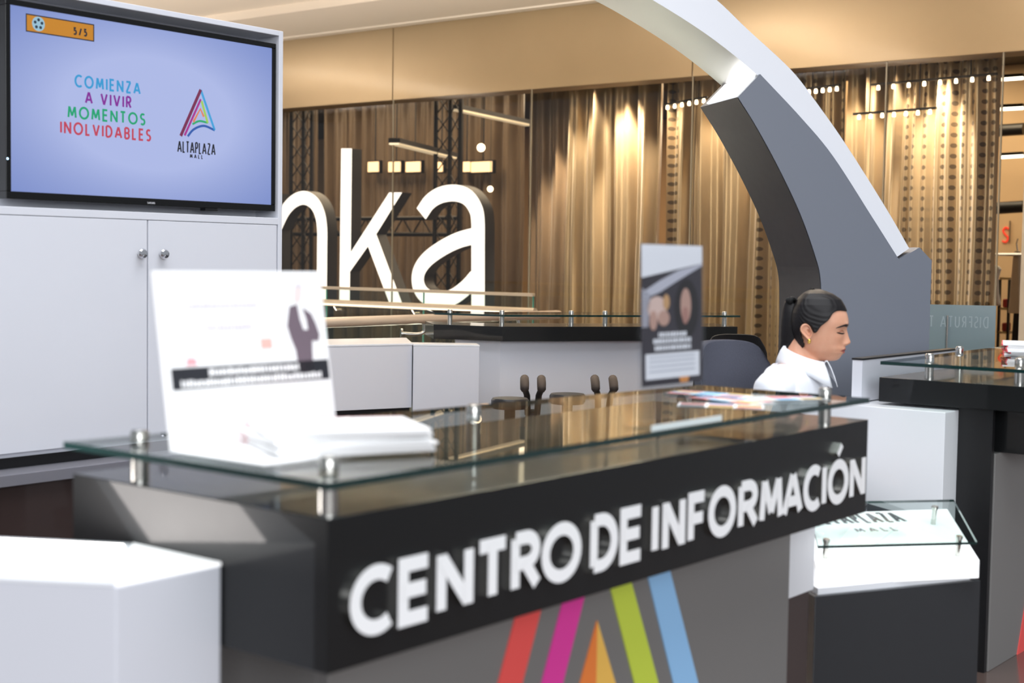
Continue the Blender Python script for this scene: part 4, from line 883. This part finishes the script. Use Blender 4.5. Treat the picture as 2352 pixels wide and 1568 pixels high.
def stool(lab, pxa, pxb, py, d):
    a, b = at(pxa, py, d=d), at(pxb, py, d=d); c = (a + b) / 2; r = np.linalg.norm(b - a) / 2; z = c[2]
    t = thing('stool', lab, 'stool', (c[0], c[1], 0), 'low black stools inside the booth')
    obj('seat', MB().lathe((c[0], c[1], z), [(r * .9, -.06), (r, -.045), (r, -.015), (r * .92, -.004), (r * .5, 0)], 28), mat('black_vinyl', S(34, 36, 40), .35, bump=.2), t, smooth='auto')
    obj('column', MB().lathe((c[0], c[1], 0), [(.03, .02), (.03, z - .06)], 14), CHB, t, smooth='auto'); obj('foot_plate', MB().lathe((c[0], c[1], 0), [(r * .95, 0), (r * .95, .012), (.04, .03)], 24), CHB, t, smooth='auto')
stool('low black stool top left of the left stroller grips', 1128, 1215, 912, 7.6); stool('low black stool top between the two pairs of stroller grips', 1262, 1345, 902, 7.9)

# ================================================================== WOMAN
def sphere(mb, c, r, n=14, sc=(1, 1, 1)):
    vs = []; fs = []
    for i in range(n + 1):
        a = math.pi * i / n
        for k in range(2 * n): w = math.pi * k / n; vs.append((c[0] + r * sc[0] * math.sin(a) * math.cos(w), c[1] + r * sc[1] * math.sin(a) * math.sin(w), c[2] + r * sc[2] * math.cos(a)))
    for i in range(n):
        for k in range(2 * n): fs.append((i * 2 * n + k, (i + 1) * 2 * n + k, (i + 1) * 2 * n + (k + 1) % (2 * n), i * 2 * n + (k + 1) % (2 * n)))
    return mb.add(vs, fs)
def limb(mb, pts, r):
    mb.tube(pts, r, 16)
    for p, q in zip(pts, r): sphere(mb, p, q * .995)
# head: horizontal rings; table of image rows -> front, back, half width
TAB = np.array([(567, 712, 690, .005), (575, 750, 650, .018), (590, 800, 600, .034), (620, 880, 548, .052), (680, 975, 495, .066), (750, 1030, 462, .074), (800, 1056, 446, .0765), (850, 1074, 438, .078), (900, 1086, 438, .0775), (940, 1090, 442, .0765), (985, 1080, 450, .075),
                (1030, 1062, 458, .073), (1080, 1050, 468, .0705), (1130, 1044, 482, .068), (1180, 1042, 500, .065), (1215, 1041, 515, .062), (1260, 1060, 535, .0575), (1285, 1047, 545, .055), (1310, 1046, 555, .051), (1340, 1016, 570, .046), (1375, 1004, 590, .040), (1400, 975, 615, .032), (1414, 925, 660, .022)])
NOSE = np.array([(1000, 0, .006), (1030, 12, .0065), (1060, 30, .007), (1100, 50, .008), (1140, 66, .0095), (1175, 82, .0115), (1197, 76, .013), (1216, 40, .0125), (1232, 6, .010), (1245, 0, .008)])
def head_pt(py, th, grow=0.):
    xf, xb, hw = (np.interp(py, TAB[:, 0], TAB[:, i]) for i in (1, 2, 3)); z = (1060 - py) / PXM
    xc = 640 + (xb + xf) * 0; c, s_ = math.cos(th), math.sin(th)
    lo = max(0., min(1., (py - 900) / 400)); e1 = .86 - .05 * lo
    y = hw * math.copysign(abs(s_) ** .88, s_)
    x = ((xf - xc) * abs(c) ** e1 if c > 0 else (xb - xc) * abs(c) ** .9) + xc - 620
    x /= PXM
    if c > 0:
        if 1000 < py < 1245:
            h, sg = np.interp(py, NOSE[:, 0], NOSE[:, 1]) / PXM, np.interp(py, NOSE[:, 0], NOSE[:, 2]); x += h * math.exp(-(y / sg) ** 2)
            if 1170 < py < 1225: x += .0065 * math.exp(-((abs(y) - .0135) / .005) ** 2) * math.exp(-((py - 1198) / 16) ** 2)
        g = lambda yy, pp, sy, sp: math.exp(-((abs(y) - yy) / sy) ** 2 - ((py - pp) / sp) ** 2)
        x -= .0105 * g(.031, 1035, .015, 34); x += .0068 * g(.031, 1048, .010, 20); x += .003 * g(.042, 1120, .018, 45); x += .0035 * g(.028, 955, .016, 18)
        x -= .0045 * math.exp(-((py - 1279) / 6) ** 2) * math.exp(-(y / .021) ** 4); x += .0036 * math.exp(-((py - 1262) / 13) ** 2 - (y / .015) ** 2); x += .0040 * math.exp(-((py - 1303) / 12) ** 2 - (y / .016) ** 2)
    return np.array([x, y, z])
def head_grid(rows, nth, p0=568, p1=1413):
    V = []
    for j in range(rows + 1):
        py = p0 + (p1 - p0) * (j / rows)
        for k in range(nth): V.append(head_pt(py, 2 * math.pi * k / nth))
    return np.array(V)
def hw_(v, o=0): return HCN + HF * v[0] + HL * v[1] + np.array([0, 0, v[2]])
rows, nth = 120, 160
HV = head_grid(rows, nth)
body = MB(); fs = [(j * nth + k, j * nth + (k + 1) % nth, (j + 1) * nth + (k + 1) % nth, (j + 1) * nth + k) for j in range(rows) for k in range(nth)] + [tuple(range(nth - 1, -1, -1)), tuple(rows * nth + k for k in range(nth))]
body.add([hw_(v) for v in HV], [f[::-1] for f in fs])
TOR = [(.43, -.12, .13, .11), (.47, -.12, .165, .125), (.54, -.12, .175, .13), (.64, -.115, .16, .115), (.75, -.10, .142, .103), (.86, -.075, .155, .112), (.94, -.055, .168, .116), (1.0, -.042, .172, .105), (1.045, -.032, .150, .088), (1.085, -.022, .095, .068), (1.11, -.01, .055, .055), (1.125, -.008, .03, .03)]
nt_ = 36; vs = []
for z, x, a, b_ in TOR:
    for k in range(nt_): w = 2 * math.pi * k / nt_; vs.append(pl3(x + b_ * math.cos(w), a * math.copysign(abs(math.sin(w)) ** .85, math.sin(w)), z))
m_ = len(TOR); body.add(vs, [(j * nt_ + k, j * nt_ + (k + 1) % nt_, (j + 1) * nt_ + (k + 1) % nt_, (j + 1) * nt_ + k) for j in range(m_ - 1) for k in range(nt_)] + [tuple(range(nt_ - 1, -1, -1)), tuple((m_ - 1) * nt_ + k for k in range(nt_))])
necktop = hw_(np.array([-.022, 0, -.045])); BON = []
def bone(tagn, pts, r): limb(body, pts, r); BON.extend((tagn, np.array(pts[i]), np.array(pts[i + 1]), (r[i] + r[i + 1]) / 2) for i in range(len(pts) - 1))
bone('neck', [pl3(-.03, 0, 1.05), pl3(-.022, 0, 1.10), necktop], [.058, .049, .046])
BON += [('torso', pl3(-.12, 0, .5), pl3(-.10, 0, .75), .15), ('torso', pl3(-.10, 0, .75), pl3(-.045, 0, 1.0), .15), ('torso', pl3(-.045, 0, 1.), pl3(-.03, 0, 1.06), .10), ('head', necktop + (0, 0, .02), HCN + (0, 0, .08), .08)]
for s_ in (-1, 1):
    wr = pl3(.06, s_ * .105, .664)
    bone('torso', [pl3(-.04, s_ * .09, 1.04), pl3(-.045, s_ * .165, 1.005)], [.06, .058])
    bone('arm', [pl3(-.045, s_ * .168, 1.0), pl3(-.085, s_ * .208, .89), pl3(-.12, s_ * .232, .775)], [.057, .050, .044]); bone('arm', [pl3(-.12, s_ * .232, .775), pl3(-.02, s_ * .17, .715), wr], [.043, .037, .027])
    pc = pl3(.115, s_ * .09, .652); bone('hand', [wr, pl3(.09, s_ * .096, .656), pc], [.025, .03, .026])
    side = TL * s_
    for i_, (o_, ln) in enumerate(((.026, .060), (.009, .072), (-.009, .068), (-.025, .052))):
        k0 = pc + TL * o_ + TF * .012 + np.array([0, 0, .002]); k1 = k0 + TF * ln * .5 + np.array([0, 0, -.006]); k2 = k1 + TF * ln * .42 + np.array([0, 0, -.016]); bone('hand', [k0, k1, k2], [.0105, .0092, .0078])
    t0 = pl3(.085, s_ * .088, .656) - side * .022; t1 = t0 - side * .022 + TF * .022; bone('hand', [t0, t1, t1 + TF * .026 - side * .006 - np.array([0, 0, .006])], [.013, .0105, .009])
    bone('leg', [pl3(-.11, s_ * .085, .535), pl3(.12, s_ * .095, .54), pl3(.29, s_ * .10, .53)], [.098, .083, .062]); bone('leg', [pl3(.29, s_ * .10, .53), pl3(.24, s_ * .10, .33), pl3(.19, s_ * .10, .11)], [.060, .055, .038])
    bone('foot', [pl3(.17, s_ * .10, .055), pl3(.25, s_ * .105, .045), pl3(.34, s_ * .11, .034)], [.04, .04, .032])
tm = bpy.data.meshes.new('tmp_body'); tm.from_pydata(body.v, [], body.f); tm.update(); to = bpy.data.objects.new('tmp_body', tm); COL.objects.link(to)
bmm = bmesh.new(); bmm.from_mesh(tm); bmesh.ops.recalc_face_normals(bmm, faces=bmm.faces); bmm.to_mesh(tm); bmm.free()
rm = to.modifiers.new('r', 'REMESH'); rm.mode = 'VOXEL'; rm.voxel_size = .0036; rm.use_smooth_shade = True
dg = bpy.context.evaluated_depsgraph_get(); ev = to.evaluated_get(dg); bmesh_me = bpy.data.meshes.new_from_object(ev); bpy.data.objects.remove(to)
nv = len(bmesh_me.vertices); V = np.empty(nv * 3); bmesh_me.vertices.foreach_get('co', V); V = V.reshape(-1, 3)
ne = len(bmesh_me.edges); Ed = np.empty(ne * 2, dtype=np.int64); bmesh_me.edges.foreach_get('vertices', Ed); Ed = Ed.reshape(-1, 2)
def relax(V, w, it):
    deg = np.bincount(Ed.ravel(), minlength=nv).reshape(-1, 1).clip(1)
    for _ in range(it):
        A = np.zeros_like(V)
        for d_ in range(3): A[:, d_] = np.bincount(Ed[:, 0], V[Ed[:, 1], d_], nv) + np.bincount(Ed[:, 1], V[Ed[:, 0], d_], nv)
        V = V + w * .5 * (A / deg - V)
    return V
def seg_d(P, a, b_):
    ab = b_ - a; t = np.clip(((P - a) @ ab) / (ab @ ab), 0, 1)[:, None]; return np.linalg.norm(P - (a + t * ab), axis=1)
Dm = np.stack([seg_d(V, a, b_) - r for _, a, b_, r in BON]); near = Dm.argmin(0); tags = np.array([b_[0] for b_ in BON])[near]
wgt = np.where(np.isin(tags, ['head', 'hand']), .035, 1.)[:, None]; V = relax(V, wgt, 14)
bmesh_me.vertices.foreach_set('co', (V - NB).ravel()); bmesh_me.update()
woman = thing('person', 'seated woman with black ponytail in a white collared shirt looking down', 'person', tuple(NB))
SKIN = bpy.data.materials.new('skin'); SKIN.use_nodes = True; b = SKIN.node_tree.nodes['Principled BSDF']; b.inputs['Base Color'].default_value = S(206, 146, 116); b.inputs['Roughness'].default_value = .5; b.inputs['Subsurface Weight'].default_value = .12; b.inputs['Subsurface Scale'].default_value = .01
nzz = SKIN.node_tree.nodes.new('ShaderNodeTexNoise'); nzz.inputs['Scale'].default_value = 18; mxx = SKIN.node_tree.nodes.new('ShaderNodeMix'); mxx.data_type = 'RGBA'; mxx.inputs[6].default_value = S(206, 146, 116); mxx.inputs[7].default_value = S(224, 172, 144)
SKIN.node_tree.links.new(nzz.outputs['Fac'], mxx.inputs[0]); SKIN.node_tree.links.new(mxx.outputs[2], b.inputs['Base Color'])
LIP = mat('lips', S(176, 96, 88), .4); HAIR = mat('black_hair', S(17, 14, 16), .5, nscale=60, namt=.4, spec=.35); SHIRT = mat('white_shirt_cloth', S(232, 235, 242), .8, nscale=14, bump=.35, sheen=.2); PANTS = mat('dark_trousers', S(30, 32, 40), .8); SHOE = mat('black_shoes', S(18, 18, 18), .35)
for mm in (SKIN, LIP, PANTS, SHOE): bmesh_me.materials.append(mm)
npol = len(bmesh_me.polygons); pc_ = np.empty(npol * 3); bmesh_me.polygons.foreach_get('center', pc_); pc_ = pc_.reshape(-1, 3) + NB
hl_ = np.stack([(pc_ - HCN) @ HF, (pc_ - HCN) @ HL, (pc_ - HCN)[:, 2]], 1); pyy = 1060 - hl_[:, 2] * PXM; pxx = 620 + hl_[:, 0] * PXM
mi = np.zeros(npol, dtype=np.int32)
lw = .026 * (1 - np.clip(np.abs(pyy - 1281) / 44, 0, 1)) + .004
mi[(pyy > 1254) & (pyy < 1318) & (np.abs(hl_[:, 1]) < lw) & (pxx > 960)] = 1
fv = np.empty(len(bmesh_me.loops), dtype=np.int64); bmesh_me.loops.foreach_get('vertex_index', fv); ls_ = np.empty(npol, dtype=np.int64); bmesh_me.polygons.foreach_get('loop_start', ls_); ptag = tags[fv[ls_]]
mi[ptag == 'leg'] = 2; mi[ptag == 'foot'] = 3; mi[(ptag == 'torso') & (pc_[:, 2] < .60)] = 2
bmesh_me.polygons.foreach_set('material_index', mi); bmesh_me.polygons.foreach_set('use_smooth', np.ones(npol, dtype=bool)); bmesh_me.update(); bmesh_me.name = 'body'
bo = bpy.data.objects.new('body', bmesh_me); COL.objects.link(bo); bo.parent = woman; ORG[bo.name] = NB
# shirt: the torso and sleeves, lifted off the body with soft creases
Nr = np.empty(nv * 3); bmesh_me.vertices.foreach_get('normal', Nr); Nr = Nr.reshape(-1, 3)
sel = np.isin(ptag, ['torso', 'arm']) & (pc_[:, 2] > .585) & ~((ptag == 'torso') & (pc_[:, 2] > 1.09))
lt = np.empty(npol, dtype=np.int64); bmesh_me.polygons.foreach_get('loop_total', lt)
faces = [fv[ls_[i]:ls_[i] + lt[i]] for i in np.nonzero(sel)[0]]; used = np.unique(np.concatenate(faces)); mapv = -np.ones(nv, dtype=np.int64); mapv[used] = np.arange(len(used))
SVs = V[used] + Nr[used] * .008
for i in range(len(SVs)):
    p = SVs[i] - NB; w = mnoise.noise(Vector((p[0] * 9, p[1] * 9, p[2] * 14))) * .006 + abs(mnoise.noise(Vector((p[0] * 16 + p[2] * 12, p[1] * 16, p[2] * 10)))) * .007
    SVs[i] += Nr[used[i]] * w
smb = MB(); smb.v = [tuple(q) for q in SVs]; smb.f = [list(mapv[f]) for f in faces]; smb.m = [0] * len(smb.f)
shirt = obj('shirt', smb, SHIRT, woman, smooth=True); sd = shirt.modifiers.new('thickness', 'SOLIDIFY'); sd.thickness = .003; sd.offset = 1
# collar
cm = MB(); NC = 60; cvs = []
for r_, (ro, zo) in enumerate(((-.004, -.035), (.0, .0), (.004, .016), (.010, .016), (.019, .002), (.028, -.020), (.034, -.040))):
    for k in range(NC + 1):
        ph = math.radians(-166 + 332 * k / NC); fr_ = (1 - math.cos(ph)) / 2          # 0 at the nape, 1 at the throat
        rad = .058 + ro; tk = max(0, (fr_ - .70) / .30) ** 1.3 * max(0, r_ - 3) / 3
        cx = -.006 - rad * math.cos(ph); cvs.append(pl3(cx + .020 * fr_ + .014 * tk, rad * 1.05 * math.sin(ph), 1.140 - .050 * fr_ + zo - .034 * tk))
cm.add(cvs, [(j * (NC + 1) + k, j * (NC + 1) + k + 1, (j + 1) * (NC + 1) + k + 1, (j + 1) * (NC + 1) + k) for j in range(6) for k in range(NC)])
co = obj('collar', cm, SHIRT, shirt, smooth=True); sd = co.modifiers.new('thickness', 'SOLIDIFY'); sd.thickness = .0025; sd.offset = 1
# hair cap over the skull, cut along the hairline
HP = [(1080, 818), (1040, 803), (980, 797), (925, 815), (888, 850), (868, 900), (825, 940), (768, 985), (728, 1050), (700, 1075), (672, 1010), (640, 962), (600, 948), (560, 975), (548, 1060), (575, 1150), (590, 1215), (560, 1245), (380, 1245), (300, 900), (320, 560), (620, 480), (1100, 560)]
def inside(x, y, P):
    c = False; j = len(P) - 1
    for i in range(len(P)):
        if (P[i][1] > y) != (P[j][1] > y) and x < (P[j][0] - P[i][0]) * (y - P[i][1]) / (P[j][1] - P[i][1]) + P[i][0]: c = not c
        j = i
    return c
hr, hn = 150, 200; hm = MB(); cen = np.array([.0, 0, .02]); hv = []
GV = head_grid(hr, hn, 568, 1290)
for v in GV:
    d_ = v - np.array([.01, 0, .02]); d_ = d_ / np.linalg.norm(d_); ax = v[0] * PXM + 620; ay = 1060 - v[2] * PXM
    bulk = .0075 + .006 * math.exp(-((ax - 500) / 130) ** 2) * math.exp(-((ay - 1020) / 170) ** 2) + .0005 * math.sin(ay * .11 - ax * .05 + v[1] * 900)
    fx_ = min(1, max(0, (ax - 800) / 220)) * min(1, max(0, (ay - 640) / 160)); bulk *= 1 - .55 * fx_ * fx_ * (3 - 2 * fx_)
    hv.append(hw_(v + d_ * bulk))
keep = []
for j in range(hr):
    for k in range(hn):
        q = (j * hn + k, j * hn + (k + 1) % hn, (j + 1) * hn + (k + 1) % hn, (j + 1) * hn + k); c = GV[list(q)].mean(0)
        if inside(620 + c[0] * PXM, 1060 - c[2] * PXM, HP): keep.append(q[::-1])
keep.append(tuple(range(hn)))
ecount = {}
for q in keep[:-1]:
    for i in range(4):
        e2 = (min(q[i], q[i - 1]), max(q[i], q[i - 1])); ecount[e2] = ecount.get(e2, 0) + 1
nbr = {}
for (i, j), c in ecount.items():
    if c == 1 and min(i, j) >= hn: nbr.setdefault(i, []).append(j); nbr.setdefault(j, []).append(i)
for _ in range(25):
    new = {i: .5 * hv[i] + .5 * sum(hv[j] for j in js) / len(js) for i, js in nbr.items() if len(js) == 2}
    for i, p in new.items(): hv[i] = p
us = sorted({i for q in keep for i in q}); mp_ = {i: n for n, i in enumerate(us)}; hm.add([hv[i] for i in us], [tuple(mp_[i] for i in q) for q in keep])
hair = obj('hair', hm, HAIR, woman, smooth=True); sd = hair.modifiers.new('thickness', 'SOLIDIFY'); sd.thickness = .006; sd.offset = -1
def hq(px, py, y=0.): return hw_(np.array([(px - 620) / PXM, y, (1060 - py) / PXM]))
pt = MB(); tail = spline([(402, 690), (386, 722), (395, 800), (418, 900), (432, 1000), (436, 1100), (424, 1200), (372, 1300), (302, 1372), (250, 1412)], 5); trd = np.interp(np.linspace(0, 1, len(tail)), np.linspace(0, 1, 10), [.012, .019, .030, .040, .045, .046, .044, .034, .020, .004])
pt.tube([hq(q[0], q[1]) for q in tail], list(trd), 20, sq=(.75, 1.))
obj('ponytail', pt, HAIR, hair, smooth=True)
tie = MB(); tie.tube([hq(412 + 20 * math.cos(a), 700 + 34 * math.sin(a), .022 * math.sin(a + 1)) for a in np.linspace(0, 6.0, 14)], .009, 8)
for dy in (-1, 1): sphere(tie, hq(372, 690 + dy * 4, dy * .014), .011)
obj('hair_tie', tie, mat('black_velvet', S(12, 12, 13), .8), hair, smooth=True)
# ears
EO = [(543, 1042), (546, 995), (570, 965), (610, 958), (645, 982), (666, 1022), (684, 1062), (676, 1105), (658, 1140), (638, 1152), (612, 1128), (578, 1092)]
EOs = spline(EO, 5, True); ecx, ecy = 622, 1050
for s_ in (-1, 1):
    em = MB(); ev_ = []; lev = ((1., .0), (1.0, .008), (.93, .0135), (.82, .012), (.72, .006), (.55, .004), (.42, .0075), (.30, .006), (.18, .0), (.04, -.002))
    for k, h in lev:
        for q in EOs:
            qx, qy = ecx + (q[0] - ecx) * k + (1 - k) * 22, ecy + (q[1] - ecy) * k; back_ = (qx - 640) / PXM
            ev_.append(hw_(np.array([(qx - 620) / PXM, s_ * (.0735 + h + max(0, -back_) * .28), (1060 - qy) / PXM])))
    ne_ = len(EOs); em.add(ev_, [(j * ne_ + k, j * ne_ + (k + 1) % ne_, (j + 1) * ne_ + (k + 1) % ne_, (j + 1) * ne_ + k) for j in range(len(lev) - 1) for k in range(ne_)] + [tuple((len(lev) - 1) * ne_ + k for k in range(ne_))])
    eo = obj('ear', em, SKIN, bo, smooth=True)
    er = MB(); sphere(er, hq(650, 1158, s_ * .084), .0068, 8); sphere(er, hq(648, 1180, s_ * .084), .0052, 8); sphere(er, hq(660, 1176, s_ * .085), .0035, 8)
    obj('earring', er, mat('gold', S(226, 186, 96), .2, metal=1.), bo, smooth=True)
# brows, lids, lashes: laid on the face by casting onto the body
bvh = BVHTree.FromPolygons([tuple(v) for v in V], [tuple(fv[ls_[i]:ls_[i] + lt[i]]) for i in range(npol)])
def on_face(y, py, lift=.0008):
    o_ = hw_(np.array([.25, y, (1060 - py) / PXM])); h = bvh.ray_cast(Vector(o_), Vector(-HF)); 
    return np.array(h[0]) + np.array(h[1]) * lift if h[0] is not None else o_ - HF * .13
def face_strip(name, pts, wid, m, lift=.0008):
    mb = MB(); P = spline(pts, 6); n_ = len(P); up, lo = [], []
    for i, (y, py) in enumerate(P):
        w = np.interp(i / (n_ - 1), np.linspace(0, 1, len(wid)), wid); up.append(on_face(y, py - w / 2, lift)); lo.append(on_face(y, py + w / 2, lift))
    mb.add(up + lo, [(i, i + 1, n_ + i + 1, n_ + i) for i in range(n_ - 1)]); o_ = obj(name, mb, m, bo, smooth=True); sd_ = o_.modifiers.new('t', 'SOLIDIFY'); sd_.thickness = .001
BROW = mat('brow', S(34, 24, 24), .7); LASH = mat('lash', S(14, 12, 14), .6); LID = mat('eyelid', S(176, 118, 92), .45)
for s_ in (-1, 1):
    face_strip('eyebrow', [(s_ * .012, 985), (s_ * .022, 975), (s_ * .036, 972), (s_ * .050, 990), (s_ * .056, 1004)], [20, 30, 28, 18, 6], BROW)
    face_strip('eyelid', [(s_ * .017, 1052), (s_ * .025, 1040), (s_ * .036, 1040), (s_ * .046, 1056)], [8, 22, 22, 8], LID, .0006)
    face_strip('eyelash', [(s_ * .016, 1068), (s_ * .024, 1071), (s_ * .034, 1071), (s_ * .044, 1064), (s_ * .050, 1056)], [8, 15, 17, 15, 8], LASH, .0016)
face_strip('mouth_line', [(-.023, 1276), (-.012, 1282), (0, 1279), (.012, 1282), (.023, 1276)], [2, 5, 5, 5, 2], mat('mouth_dark', S(96, 44, 42), .6), .0006)
# shirt badge on the far chest
sb_ = BVHTree.FromPolygons(smb.v, smb.f)
def on_shirt(px, py):
    h = sb_.ray_cast(Vector(CPOS), Vector(ray(px, py)).normalized()); return (np.array(h[0]), np.array(h[1])) if h[0] is not None else (None, None)
p, nrm_ = on_shirt(1900, 892)
if p is not None:
    if nrm_ @ CF > 0: nrm_ = -nrm_
    u_ = np.cross((0, 0, 1), nrm_); u_ /= np.linalg.norm(u_); v_ = np.cross(nrm_, u_); pc2 = p + nrm_ * .005
    obj('emblem', MB().ribbon([(-.012, -.004), (.014, -.002)], .004, pc2, u_, v_, nrm_, .001), mat('blue_thread', S(40, 110, 200), .6), shirt); obj('emblem', MB().ribbon([(-.012, .010), (.014, -.001)], .003, pc2, u_, v_, nrm_, .001), mat('grey_thread', S(110, 120, 140), .6), shirt)
    for ch, m in text_line('PLAZA', pc2 - v_ * .030 - u_ * .02, u_, v_, nrm_, .040, .010, .0016, .2, .001): obj('letter', m, BLK, shirt)
obj('eye_dummy', MB().box((0, 0, 0), (0.001, .001, .001)), SKIN) if False else None
